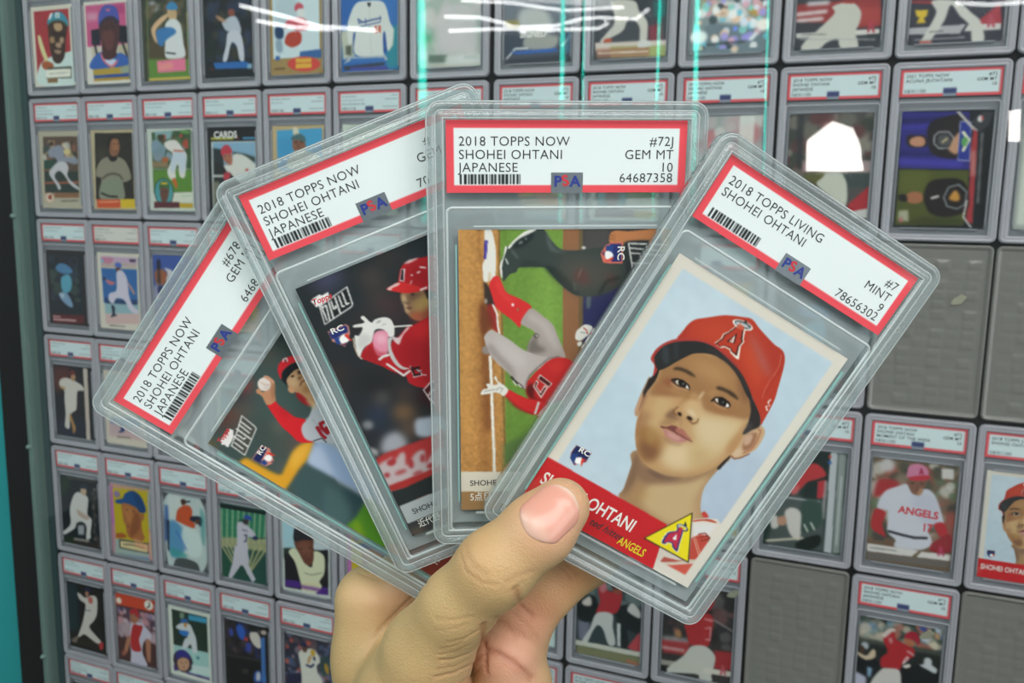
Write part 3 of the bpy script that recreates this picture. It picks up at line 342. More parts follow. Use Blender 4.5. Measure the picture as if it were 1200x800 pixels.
[('F','d6d0c4'),('P','b9cbd6',0.35,1,33,30,597,30,597,850,33,850),('P','aab7c8',8,0.9,420,380,640,380,640,850,420,850),('P','c6d5dd',5,0.7,40,40,300,40,150,400,40,400),('N','ffffff',0.008,1.2,3),('P','cfc6ba',0,1,508,670,610,653,628,717,606,797,510,878,440,822),('S','c0423a',0.1,1,516,666,523,641,530,634,550,644,528,659),('P','d9cfc2',0.15,1,510,670,578,635,602,647,623,737,574,764),('S','b5452f',0.05,1,513,677,542,656,561,647,584,645,578,650,545,661,517,680),('P','d7dade',0.4,0.6,522,685,587,649,587,685,577,720,543,718),('P','b9493c',0.15,1,542,731,558,707,579,698,597,704,599,727,598,783,579,799),('L','7c2f28',0.05,1,3.5,555,707,572,694,595,701),('L','7c2f28',0.05,1,3.5,566,715,581,700,597,704),('L','6b2a25',0.05,1,3,575,722,591,708,599,713),('L','d8b7a0',0.05,1,2.5,549,727,598,769),('L','d8a07e',0.05,1,2.5,552,722,601,763),('P','c9b9a6',0.1,1,500,851,544,822,577,795,595,787,600,792,537,838),('P','a5372e',0.1,0.8,502,827,549,815,577,795,545,823,499,850),('P','c9584a',0.1,1,502,858,538,840,600,799,607,839,598,860,552,861),('S','a2805c',0.15,1,224,574,239,618,250,656,261,699,264,728,335,739,446,734,512,673,535,655,520,643,502,620,482,575,481,529,487,487,491,441,374,496),('K','',0,1,224,574,239,618,250,656,261,699,264,728,335,739,446,734,512,673,535,655,520,643,502,620,482,575,481,529,487,487,491,441,374,496),('S','c0a57c',1,0.95,326,646,368,606,426,572,471,530,477,568,484,597,507,633,528,655,516,679,470,721,378,723,330,701),('S','a8894f',1.2,0.5,304,683,344,673,337,705,311,703),('S','b08a66',0.7,0.5,477,634,472,579,479,530,486,563,489,594,530,658,513,668),('S','705545',0.9,0.8,227,577,255,593,276,650,278,689,268,723,249,657),('S','84654f',0.7,0.85,257,604,362,597,422,566,464,508,427,574,344,631,287,648),('S','5f4a42',0.5,0.7,290,605,354,597,403,573,372,601,325,614),('K','',0,1),('L','2a211c',0.15,1,10,490,443,487,470,484,492),('S','b38968',0.15,1,131,357,132,376,141,429,152,469,166,481,169,459,159,414,153,364),('S','8a5d43',0.25,0.7,145,395,150,435,161,464,164,451,156,412),('S','c9a27e',0.2,0.6,141,405,148,444,157,470,158,454),('P','26211f',0.15,1,134,371,138,353,138,318,157,299,163,327,153,375,149,405,143,385),('P','2b2422',0.2,1,133,360,147,344,150,354,147,387,153,422,140,406),('S','c2a07c',0.12,1,487,359,500,336,514,315,531,312,545,326,551,355,550,383,538,407,525,430,509,442,492,441,483,406),('S','8c5d45',0.3,0.8,497,361,510,344,525,339,536,371,532,393,515,404,500,376),('S','c6a58a',0.3,0.9,494,363,509,349,518,353,522,379,508,388),('S','cfb295',0.4,0.8,493,420,507,404,518,414,517,431,502,438),('L','a86f50',0.15,1,5,520,324,530,326,539,362,538,390,524,411),('L','7a4b38',0.12,1,4,492,439,509,442,525,429,541,405),('S','bb9468',0.1,1,152,345,156,397,164,451,173,489,193,529,218,562,240,581,262,593,298,599,351,593,402,572,439,543,470,498,488,447,495,411,491,365,478,316,470,285,415,234,354,199,287,189,230,205,159,250,142,301),('K','',0,1,152,345,156,397,164,451,173,489,193,529,218,562,240,581,262,593,298,599,351,593,402,572,439,543,470,498,488,447,495,411,491,365,478,316,470,285,415,234,354,199,287,189,230,205,159,250,142,301),('S','cdb78c',1.2,0.9,311,357,354,372,393,358,460,327,475,358,466,428,449,486,400,546,342,567,294,550,303,509,353,476,374,448,339,421,338,401),('S','d3bd9c',2,0.7,340,388,381,364,437,364,436,421,399,450,359,433),('S','c4a576',1,0.8,189,393,234,379,242,413,241,442,234,461,198,443,189,412),('S','ccb487',1,0.6,204,475,242,461,248,481,222,496),('S','d6bc98',1.6,0.9,308,518,339,492,374,496,379,538,339,557),('S','b39160',1.6,0.5,364,470,407,461,457,473,408,534),('S','8c6038',1.3,0.85,185,509,201,488,259,498,283,516,297,549,285,580,263,588,235,576),('S','6f4a38',1,0.6,219,545,256,536,290,545,283,577,254,581),('S','93694a',0.9,0.6,168,476,184,451,203,468,191,498),('S','ad8a52',0.8,0.5,214,508,235,480,259,498,252,535),('S','7b5c46',0.5,0.9,242,437,251,404,273,419,294,415,273,431),('S','8a6a48',0.6,0.6,240,470,254,438,281,430,270,449),('S','8f6f58',0.5,0.7,274,490,311,492,341,483,326,496,289,501),('S','a5815c',0.6,0.7,291,600,347,587,398,566,441,533,478,481,493,420,490,462,467,512,416,570,354,597),('S','a9784c',0.8,0.6,464,413,469,362,471,324,487,359,491,405,484,442),('L','8a5a3c',0.3,0.6,4,199,533,183,491,167,449,156,397,151,349),('S','946a44',0.45,0.85,156,350,158,392,171,402,208,380,244,363,270,350,277,330,310,338,330,355,368,352,417,334,466,317,466,288,412,236,344,202,284,202,218,221,162,254,147,302),('S','a87c50',2.2,0.9,177,288,203,234,242,211,322,211,370,221,401,242,367,274,280,266,226,267),('S','b58c5e',1.6,0.7,214,251,278,228,339,235,315,269,260,270),('S','7a523a',0.8,0.7,366,216,412,236,441,259,430,273,389,249),('S','8a5038',0.6,0.7,173,340,196,323,207,332,203,350,177,353),('S','b08458',0.5,0.6,213,348,246,344,265,337,253,354,215,362),('S','946040',0.7,0.5,166,360,207,367,253,354,208,382,169,381),('S','b88c5c',0.5,0.5,315,304,340,282,394,278,417,288,419,315,409,289,349,284,333,313),('S','9b6944',0.5,0.6,343,327,375,332,411,320,425,299,415,331,367,345),('K','',0,1),('S','c9a87c',0.8,0.9,281,348,302,343,324,358,335,391,314,396,279,392,274,367),('S','d9c6a8',0.5,0.9,290,385,307,380,330,390,312,393),('L','e0cba4',0.35,0.8,7,302,314,301,334),('S','9a7040',0.5,0.6,264,346,291,334,302,343,282,349,266,372,258,396,258,373),('S','b38758',0.3,0.8,254,402,269,390,291,409,314,407,325,413,338,401,338,390,341,406,328,416,292,412,267,415),('S','c19a6c',0.4,0.7,260,399,271,389,283,398,268,406),('L','6b452c',0.2,0.8,4.5,259,392,255,406,259,414,270,415),('S','241814',0.15,1,269,408,274,402,282,404,285,411,278,413),('S','241814',0.15,1,301,405,307,398,320,400,321,406,311,409),('L','6b452c',0.15,0.8,4,316,410,330,413,339,403,337,392),('L','8b6344',0.4,0.5,5,295,424,301,437),('S','7a4440',0.1,1,247,469,263,463,278,449,296,446,298,460,310,461,343,462,362,461,345,465,306,467,273,466,256,473),('S','a5645a',0.2,0.9,294,449,314,443,335,451,357,458,326,462,299,460),('S','b57c74',0.15,1,261,474,279,469,314,467,345,465,338,478,313,489,285,489,268,481),('S','cc9a90',0.4,0.8,278,473,299,469,325,471,316,482,289,483),('L','6a3a34',0.12,0.9,2.8,249,470,272,464,294,461,315,463,343,463,362,462),('S','3a2a24',0.15,0.9,196,331,203,321,226,315,249,319,261,328,246,332,223,338,203,336),('S','d9cdc0',0.08,1,208,328,214,320,225,330,215,332),('S','e6e0d8',0.08,1,242,325,245,319,257,326,248,329),('S','1b1715',0.08,1,215,321,227,316,243,321,244,328,232,332,220,330),('E','5b6258',0.1,1,232,323,3,3,-30),('E','ffffff',0.05,0.8,235,320,1,1,-30),('L','1d1614',0.08,1,4.5,195,330,206,320,226,315,248,318,256,323),('L','c59a72',0.2,0.7,5,200,340,225,341,255,333),('S','3a2a24',0.15,0.85,338,320,345,307,363,298,387,300,401,309,390,320,361,324),('S','d9cdc0',0.08,1,345,312,350,305,361,315,353,317),('S','e6e0d8',0.08,1,384,308,390,305,397,311,388,317),('S','1b1715',0.08,1,353,305,366,299,381,303,386,314,376,319,361,316),('E','5b6258',0.1,1,372,310,3,3,-30),('E','ffffff',0.05,0.8,373,306,1,1,-30),('L','1d1614',0.08,1,4.5,339,324,344,308,363,298,387,300,397,306),('L','c59a72',0.2,0.7,5,349,324,367,327,391,321),('S','3b2e22',0.25,0.95,181,301,183,291,201,283,230,280,254,285,241,289,210,291,191,297),('S','3b2e22',0.25,0.95,327,281,334,273,355,269,387,268,410,278,391,280,358,279,335,284),('S','2e2a29',0.2,1,430,249,468,262,502,287,517,314,502,339,491,359,484,361,482,334,474,311,462,286),('S','4a4644',0.4,0.6,479,324,498,321,498,345,487,359),('S','b23a28',0.08,1,138,216,139,192,142,162,153,139,183,114,224,82,272,60,301,51,338,63,402,79,437,82,457,97,472,123,496,187,509,227,517,290,517,310,497,285,429,242,381,215,339,201,269,180,209,185,170,198),('K','',0,1,138,216,139,192,142,162,153,139,183,114,224,82,272,60,301,51,338,63,402,79,437,82,457,97,472,123,496,187,509,227,517,290,517,310,497,285,429,242,381,215,339,201,269,180,209,185,170,198),('S','c14a30',2.5,0.6,160,149,223,97,301,123,291,167,239,171,171,188),('S','c7502f',1.6,0.7,323,110,375,126,428,172,441,219,387,188,336,156),('S','a5605a',1,0.75,313,89,357,101,423,136,455,164,427,165,371,132),('S','a2362a',1.4,0.6,356,71,434,83,467,118,457,155,415,125),('S','962f28',0.8,0.6,140,210,142,179,149,156,153,184,153,206),('K','',0,1),('L','d8a08c',0.05,0.55,1.8,442,94,457,124,460,153,459,181,463,214,471,237),('L','8a2a20',0.1,0.6,2,471,123,468,153,468,188,475,223),('L','e8d8cc',0.05,1,5,497,228,495,237,505,245,498,253,507,260),('L','a03028',0.03,1,2.5,499,233,502,243,502,255),('S','ab3a34',0.08,1,139,349,125,320,109,312,102,305,100,279,111,248,136,217,169,195,212,179,264,173,328,184,351,194,331,201,290,187,252,190,206,204,173,225,145,253,129,281,134,313,141,332),('S','2a2a2a',0.08,1,114,305,109,289,114,259,137,229,173,203,216,184,261,181,316,191,366,204,411,228,447,255,426,255,370,221,316,202,260,202,212,225,191,251,173,282,155,314,139,325),('S','47545a',0.5,0.45,116,262,124,250,151,280,157,299,133,287),('S','3f4a4c',0.5,0.4,138,230,146,226,174,267,164,269),('S','3a3330',0.4,0.7,227,189,307,189,368,207,422,238,403,234,333,204,258,198),('P','e7ddd0',0.03,1,243,170,252,148,250,132,260,119,271,87,273,78,299,82,314,115,320,119,319,137,338,174,327,175,303,170,295,163,278,164,269,172),('P','4a1f1a',0.03,1,246,170,255,147,254,132,262,120,274,85,295,87,311,117,317,121,314,138,326,168,302,165,296,159,275,161,266,170),('P','b23a28',0.03,1,251,169,259,146,258,133,266,121,277,83,291,87,306,120,313,123,310,139,318,163,304,162,296,156,274,159,267,167),('P','4a1f1a',0.03,1,272,147,286,108,298,140,283,143),('P','e7ddd0',0.03,1,280,142,284,117,293,140),('P','b23a28',0.02,1,283,137,284,130,287,137),('E','e4e0d8',0.05,1,286,80,34,13,-9),('E','555a5c',0.05,1,286,79,28,10,-9),('E','b9bec0',0.1,1,284,80,21,5,-9),('P','c6573d',0.05,1,272,91,275,78,293,82,299,92,285,96),('P','333a3a',0.05,1,283,69,286,62,296,69,289,73),('L','b9bec0',0.05,1,2.5,261,89,289,79,313,78),('P','d6d0c4',0.2,1,0,0,32,0,32,880,0,880),('P','d6d0c4',0.2,1,598,0,630,0,630,880,598,880),('P','d6d0c4',0.2,1,0,0,630,0,630,32,0,32),('P','d6d0c4',0.15,1,0,846,630,846,630,880,0,880),('P','7a3040',0.03,1,56,650,110,648,111,683,101,691,85,709,62,695,55,679),('P','1f2a55',0.03,1,57,652,108,650,110,672,90,680,57,678),('P','24407a',0.03,1,58,680,76,671,84,695,83,706,62,695),('P','f2f0ee',0.05,1,77,685,91,675,104,693,88,702,80,699),('P','d03a30',0.03,1,94,677,103,676,105,691,108,703,98,691),('P','c2272c',0.03,1,-10,726,448,730,497,890,-22,897),('P','3a3222',0.03,1,408,806,496,655,584,806),('P','e6d524',0.03,1,414,802,496,662,578,803),('S','e8e4e0',0.04,1,464,789,463,751,484,733,478,717,500,708,512,734,522,765,532,793,509,789,497,779,485,783,484,790),('S','2a3468',0.03,1,467,788,466,752,486,733,481,718,499,710,510,736,520,766,528,791,507,786,497,776,482,781,481,788),('P','b8304a',0.03,1,471,786,470,753,490,733,486,719,498,714,507,737,515,764,523,787,510,783,498,772,481,778,480,785),('P','e8e4e0',0.03,1,490,761,493,741,504,760,496,763),('E','2c3040',0.05,1,497,715,21,10,-1),('E','a9b0b8',0.05,1,496,714,18,8,-1),('E','e6d524',0.05,1,499,715,11,4,-1),('P','b8304a',0.03,1,487,718,499,715,505,728,491,729),('P','2c3040',0.03,1,495,706,494,692,507,704,504,708),('P','d4574e',0.3,0.45,-11,829,17,787,45,806,23,846,-8,884),]]
PORTRAIT = ink_mesh('card', paint(HART[3], 63, 88, .25), 63, 88, MT['print'])
BX = [3.5, 83.5, 166.3, 249.8, 332.5, 417.2, 501.4, 589, 674.3, 757.5, 841, 925, 1007, 1090]
BY = [0, 138, 275.1, 413.2, 551.3, 690, 826]
ART = {(0,0):[('F','d9d4c4'),('P','a8343a',0.1,1,45,50,585,50,585,830,45,830),('S','cfe0da',0.3,1,231,568,499,522,644,541,635,864,71,856,89,655),('S','3c2a20',0.3,1,264,186,366,157,495,177,556,226,520,373,488,556,408,634,311,606,266,452,255,289),('S','c9a77c',0.5,0.9,354,202,460,203,471,267,404,286,357,260),('S','b89468',0.4,0.8,275,348,334,340,345,398,286,407),('S','c9ab88',0.5,0.8,431,357,488,360,475,417,426,414),('S','c8a488',0.4,0.8,361,411,434,415,439,461,373,458),('S','c8a488',0.4,0.7,338,485,436,496,417,530,351,521),('L','2a1a14',0.3,0.8,20,320,304,434,322,508,315),('S','3e8fa6',0.25,1,249,173,287,118,389,73,486,90,561,169,563,238,510,189,415,160,315,171,262,209),('S','3c6b4a',0.3,0.8,255,191,365,163,510,189,562,249,539,236,446,179,297,188),('S','e8ecea',0.25,1,297,95,339,81,310,136,275,152),('P','e4e8e0',0.2,1,380,83,445,88,444,139,379,135),('P','3e8fa6',0.1,1,400,100,425,101,424,126,400,125),('S','dcd29a',0.2,1,88,326,127,323,174,448,229,591,185,612,108,444),('S','a85a30',0.4,1,125,621,211,602,308,641,270,698,153,687),('P','3a3a34',0.2,0.8,213,672,585,671,578,804,174,794),('P','eceada',0.15,1,228,696,567,699,563,786,178,786,190,695),('L','8a8a8a',0.4,0.7,9,232,744,531,738),('P','8a6a44',0.3,1,203,795,361,796,357,842,199,843),],
(1,0):[('F','dcd8cc'),('P','c85a86',0.1,1,25,40,605,40,605,480,25,480),('P','a83a70',1,0.7,420,60,600,60,600,150,420,150),('P','e0c0cc',2,0.6,40,120,200,120,200,200,40,200),('P','1a2030',0.4,1,89,303,232,289,219,469,93,462),('P','141a26',0.4,1,496,271,647,291,636,468,484,449),('P','c9c2b0',0.5,1,83,484,218,480,209,604,97,622),('P','c0b498',0.5,1,466,481,643,468,639,646,473,616),('L','252a30',0.4,1,30,128,419,163,579),('L','252a30',0.4,1,30,531,440,610,623),('S','3562b0',0.3,1,81,621,229,537,332,632,492,561,639,646,649,736,89,724),('S','d8707c',0.3,1,214,536,238,628,358,713,454,661,483,572,456,638,361,668,270,618),('S','c9d2e6',0.4,1,270,630,364,623,440,637,359,690),('S','4a2c2c',0.3,1,218,254,270,190,396,165,498,238,504,383,456,526,443,592,332,632,242,583,236,447,212,344),('S','6b3e3a',1.2,0.8,259,335,415,333,405,478,339,531,267,448),('S','4a56a8',0.25,1,206,209,228,120,295,58,388,51,478,92,509,194,499,227,395,176,269,201,211,254),('S','2e2a3e',0.4,0.9,211,254,302,181,411,171,507,227,482,259,393,209,283,225,232,289),('P','c86a8a',0.15,1,325,77,354,101,386,77,376,119,330,116),('P','b89c3c',0.3,1,89,724,482,712,652,692,646,781,92,788),('P','8fa6a4',0.5,0.8,481,724,652,681,646,781,508,781),('P','2e4f96',0.3,1,92,788,646,781,643,820,98,822),('P','b08c2a',0.3,1,98,822,644,817,642,848,96,851),('L','241814',0.35,0.85,13,308,282,327,283),('L','241814',0.35,0.85,13,409,282,428,284),('E','241814',0.4,0.5,363,364,9,4,3),('L','5a2c28',0.35,0.8,13,342,452,372,454),],
(2,0):[('F','3c4030'),('P','8a8a80',1.5,0.6,85,45,261,57,253,187,77,175),('E','9aa0a8',1,1,155,115,64,54,4),('V','5a5840,2e3426,6a5a44,3a4232',(2, 2, 58, 50, 60, 4)),('S','5a4a30',2,0.7,62,437,299,406,585,465,601,726,100,793,66,614),('S','c9a77c',0.4,1,357,150,471,168,466,265,380,270),('S','3a86b8',0.3,1,345,117,404,78,475,104,486,163,357,154),('S','d9b48c',0.6,1,127,331,251,230,369,194,337,246,185,356,207,489,150,442),('S','dde0e0',0.4,1,320,299,424,251,521,311,554,507,562,648,315,647,312,451),('S','3a7ab4',0.5,1,200,357,391,336,460,394,326,462,264,524,207,489),('L','20242a',0.3,1,15,318,593,440,610),('P','5f8a3a',0.8,1,64,647,632,673,636,879,66,869),('P','e87a9a',0.5,1,181,674,575,659,574,790,189,796),('P','f0a88a',1,0.6,194,708,400,695,397,761,205,775),('L','e8d83a',0.5,1,22,621,210,628,511,626,792),('L','7adf5a',0.8,1,20,622,403,632,554),('L','f08a4a',0.6,1,20,632,662,645,869),('L','d8b85a',0.4,1,25,66,863,651,863),('L','6a7a4a',0.4,1,15,79,45,61,858),],
(3,0):[('F','1b2124'),('V','2a3a50,1e2a24,26324a,3a3a2c',(2, 2, 60, 70, 60, 5)),('S','b9c0cc',0.5,1,278,304,388,269,453,336,476,442,381,436,287,410,236,333),('S','c9ccd6',0.4,1,314,432,449,430,499,547,506,716,452,713,417,575,350,540,289,706,234,703,281,557),('S','8a4a3a',0.4,1,322,213,390,207,396,270,334,266),('S','b48a6a',0.6,1,157,255,238,281,291,326,209,311),('P','2a6ab0',0.5,1,109,723,519,727,598,762,570,798,134,789),('P','8ab4cc',0.4,1,545,760,604,752,602,804,543,802),('L','8a2a24',0.3,1,10,64,782,106,794),],
(4,0):[('F','a08654'),('P','cfe0e4',0.1,1,35,-10,590,-10,590,720,35,720),('P','a9bcc4',3,0.6,60,60,350,60,350,400,60,400),('S','c8505e',0.4,1,304,226,349,199,399,223,405,253,348,259,310,277),('S','dfe2e0',0.5,1,335,269,386,262,423,284,409,354,346,340),('S','c94a5a',0.5,1,205,362,295,342,396,348,464,397,444,457,343,461,242,425,178,431),('S','b5402e',0.35,1,175,554,215,484,330,465,380,504,366,584,276,620,199,596),('S','1f3f66',0.6,1,62,424,153,419,163,512,111,535,66,507),('S','8fa4b4',1,1,65,548,136,541,146,655,81,652),('P','3565a0',0.4,1,357,665,609,652,607,738,350,716),('P','2f62a4',0.4,1,61,697,113,694,112,736,59,739),('E','d2463e',0.2,1,399,785,195,72,3),('P','e2b040',0.3,1,305,729,488,732,493,824,302,827),('L','c85a30',0.25,1,10,310,776,488,778),('L','5a4024',0.4,0.8,16,50,821,167,821),],
(5,0):[('F','2f66ae'),('P','3f7dc0',4,0.5,300,0,640,0,640,500,300,500),('P','c2c6b4',0.8,1,-6,499,163,479,148,736,15,770),('P','5a6054',0.8,1,47,636,113,635,112,734,46,721),('P','2f9a92',1.5,0.7,505,490,700,453,700,859,503,870),('P','c2cdbb',0.5,1,551,502,586,504,573,658,515,714),('P','2a4f96',0.3,1,127,517,504,538,504,713,130,715),('S','d9ddd8',0.3,1,237,235,425,243,494,296,540,443,574,513,562,638,515,704,487,537,464,555,468,722,480,747,160,727,157,528,139,517,113,615,77,613,67,454,117,319,166,254),('L','8fa0b0',0.3,0.5,5,313,303,318,391,333,725),('L','3c5590',0.15,1,12,188,393,199,437,235,425,200,403),('L','3c5590',0.3,1,15,241,430,353,412,441,403),('L','3c5590',0.2,1,10,211,467,330,452,435,437),('L','3c5590',0.2,1,9,271,398,271,447),('L','3c5590',0.2,1,9,430,383,435,427),('P','cc5a40',0.15,1,371,472,398,469,397,537,370,535),('P','cc5a40',0.15,1,412,470,441,468,440,534,411,533),('S','2a2e34',0.2,1,290,253,331,256,319,294,302,283),('P','b7bdc0',0.3,1,14,810,88,743,492,747,515,792,87,783),('P','3a70b4',0.4,1,100,759,480,766,480,805,87,798),('P','3a3f44',0.4,1,14,830,480,810,480,835,37,871),('P','4a4a94',0.4,1,87,838,515,851,514,881,98,868),],
(6,0):[('F','b4bdb6'),('V','c9c4c6,a8b8ac,9fb0a8,d6d0cc',(0, 0, 63, 80, 40, 8)),('P','6fae86',3,0.7,20,560,140,560,140,700,20,700),('P','4a9a62',1.5,0.6,60,590,120,590,120,640,60,640),('S','d4cfd0',2.5,0.8,229,371,530,350,597,722,473,855,198,702),('P','64766a',0.5,0.9,92,767,288,774,288,839,93,838),('L','8a9a90',0.5,0.8,30,472,806,583,804),('L','c9b49a',0.5,0.8,10,117,867,630,864),('P','dfe6e2',1,0.6,264,789,629,779,630,868,264,866),],  # pale wash of the sheet's reflection is painted into this card
(7,0):[('F','4c5360'),('P','7d8790',1.5,0.8,-11,332,652,378,658,586,-8,533),('S','c9ccc8',2,0.9,156,423,334,408,454,534,413,651,191,638,129,541),('S','b6a03c',1,0.6,7,507,128,514,129,575,24,569),('S','b9b8ae',1.2,0.8,176,664,369,648,516,670,460,772,223,761),('P','3f4a58',0.8,1,-6,627,191,652,163,758,13,845),('L','d6d9da',0.4,1,16,21,839,103,755,223,754),('P','3565b8',0.5,1,58,779,489,767,519,795,119,803),('P','3a4048',0.8,1,13,845,636,821,652,894,29,880),('L','e4e8ea',0.4,1,15,547,750,652,644),('P','47698c',1.2,0.7,587,634,673,613,679,823,578,818),],
(8,0):[('F','454a50'),('P','2e3236',4,0.6,200,150,500,150,500,560,200,560),('P','2a6a6a',1,0.8,504,426,619,434,625,557,524,564),('P','a83a4a',1.2,0.7,476,630,584,609,605,761,488,755),('S','cfccc2',0.4,1,148,401,342,415,390,500,460,587,470,671,459,753,407,743,395,625,318,551,283,590,248,658,144,708,85,740,54,732,112,664,171,598,176,528),('S','c0573e',0.4,1,99,713,160,716,146,744,85,740),('P','d8ccc2',0.4,1,8,743,634,749,636,804,18,815),('P','a8b070',0.6,1,147,779,635,793,639,880,150,871),('P','a9745c',0.8,0.8,18,794,490,796,493,873,28,872),('L','e6dccc',0.4,1,12,42,830,477,835),('S','d9d9d4',0.4,1,400,743,481,747,505,790,395,798),],
(9,0):[('F','8d989a'),('S','c9a04a',1.5,0.9,91,455,195,462,170,527,103,563),('S','c9a04a',1.2,0.9,458,559,534,486,560,487,541,604),('S','dcdcd8',1,0.95,169,500,263,467,401,503,460,599,355,645,202,609),('L','7a4038',0.6,0.8,18,224,491,280,521,368,520),('S','dadada',1,1,421,623,501,615,531,669,438,690),('P','6f8088',1,0.9,162,634,640,715,651,900,20,869,0,746),('V','e8f0ff,90e0d8,f0c8a8,a8a0f0,ffffff,e8b0c0,3a4a50,70c8e0',(2, 45, 61, 84, 70, 2.6)),('E','fff8ee',1,1,584,672,56,48,3),('E','f4fffa',1,1,70,743,70,54,3),('E','7a9aff',0.6,1,364,692,19,19,3),('E','e8d0b8',0.8,1,366,852,30,27,3),('L','3f4a50',0.5,0.8,20,143,808,444,796),('S','dfe4e8',0.5,1,477,772,534,722,542,749,498,793),],
(10,0):[('F','3a3e44'),('P','963a3a',0.6,1,-10,538,611,518,628,737,461,743,-1,668),('P','b44a46',1,0.6,465,586,617,596,627,722,474,712),('L','d8c8c8',0.8,1,30,11,612,217,601),('L','d8c8c8',0.8,1,30,14,661,190,655),('L','d0d0d4',1,1,30,86,537,229,538),('P','3c3c42',0.6,1,-1,676,457,696,464,791,5,765),('P','c6c6c0',0.3,1,4,757,384,755,356,793,7,795),('P','d6d2cc',0.3,1,400,756,617,755,620,792,372,794),('S','c9c8bd',0.4,1,263,572,339,546,416,551,475,618,473,697,448,774,471,887,346,880,318,815,234,842,189,880,61,882,66,834,179,727,282,621),('L','b04050',0.4,1,18,539,771,554,701,578,774),('L','b04050',0.4,1,12,536,719,577,722),('L','b0b0b0',0.4,0.7,12,40,803,590,833),('L','7a7a7a',0.3,0.7,12,53,768,229,775),('S','a03a38',0.3,1,322,529,415,535,416,554,354,550),],
(11,0):[('F','3a3c46'),('P','a03a3e',0.4,1,-22,563,154,575,156,598,-21,578),('P','a8404a',0.5,1,453,746,595,620,622,771,484,778),('P','b0aeb2',0.3,1,-6,764,384,757,347,823,-2,811),('P','d0ccc8',0.3,1,398,761,614,763,618,808,374,809),('P','d8b83a',0.4,1,28,635,119,636,112,687,91,693,112,733,43,733,65,691,42,682),('S','cdccc4',0.4,1,140,574,298,585,420,683,481,747,514,885,437,889,413,774,336,693,272,613,238,717,188,806,136,881,84,878,115,802,152,727,175,652),('L','b4505e',0.4,1,18,533,781,544,706,568,783),('L','b4505e',0.4,1,12,525,738,570,741),('L','b0b0b0',0.3,0.7,12,45,853,378,851),('L','6a6a6a',0.3,0.7,12,144,801,230,798),('S','b06a60',0.3,1,83,862,156,866,158,890,85,886),],
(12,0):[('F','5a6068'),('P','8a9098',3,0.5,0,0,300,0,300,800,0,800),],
(0,1):[('F','b4ad98'),('P','5c4a3e',0.3,1,69,63,614,65,588,705,47,710),('V','2a2e28,d0ccc0,8a5c48,3c4a48,b49a6a',(5, 10, 58, 35, 50, 3.5)),('P','2a4a3e',0.5,1,63,330,251,325,241,440,62,440),('L','a86a50',0.3,1,20,53,446,257,446),('P','2c3a34',0.6,1,61,452,590,464,588,705,56,698),('L','a05a44',0.4,1,25,57,593,581,584),('P','8a6244',0.5,1,184,709,588,705,584,759,196,764),('S','8d93a2',0.6,1,141,221,247,174,332,163,394,223,405,295,554,296,599,356,547,380,416,356,297,379,252,307,152,294),('S','c9c6ca',0.5,1,282,355,400,355,445,416,421,500,466,561,593,644,583,669,463,609,371,500,291,452,218,513,278,598,308,647,272,671,227,598,150,513,146,452),('S','d8c48a',0.4,1,385,223,461,212,492,248,407,265),('S','4a3a30',0.6,1,148,136,218,113,231,162,162,173),('E','c9a890',0.3,1,119,765,77,62,-1),('E','e0d4c0',0.2,1,119,765,55,47,-1),('S','9a3a28',0.3,1,95,747,148,728,147,783,101,777),('L','3c3a30',0.4,0.8,12,295,800,565,792),],
(1,1):[('F','bcae8c'),('P','2b2820',0.2,1,62,33,613,34,605,767,31,774),('P','433c30',3,0.7,73,215,266,194,224,334,78,357),('S','8e8876',0.3,1,75,404,161,322,275,293,401,300,507,358,574,522,509,569,444,592,449,763,97,768,129,547,51,511),('S','838c78',1.2,0.9,126,594,307,522,432,546,433,758,114,761),('L','4a4438',0.5,0.9,22,146,541,213,499,310,481,403,499,447,545),('L','1e1c18',0.4,1,20,118,702,228,736,355,741),('S','1e1c1a',0.3,1,251,299,323,288,385,300,367,335,303,352,265,328),('S','8a5c42',0.35,1,270,135,337,84,413,114,423,207,387,276,322,293,277,264,274,194),('S','a87450',0.7,0.7,318,124,397,125,407,207,342,241),('S','1a1814',0.5,1,256,112,338,72,415,91,320,101,284,159,264,217,244,170),('P','d0542c',0.1,1,40,774,393,767,395,865,41,870),('P','d8b828',0.1,1,404,767,610,761,607,861,404,865),('L','e8b088',0.3,0.8,14,78,804,368,794),('L','241814',0.35,0.85,10,335,157,354,157),('L','241814',0.35,0.85,10,389,155,408,156),('E','241814',0.4,0.5,374,192,9,5,1),('L','5a2c28',0.35,0.8,10,346,232,377,232),],
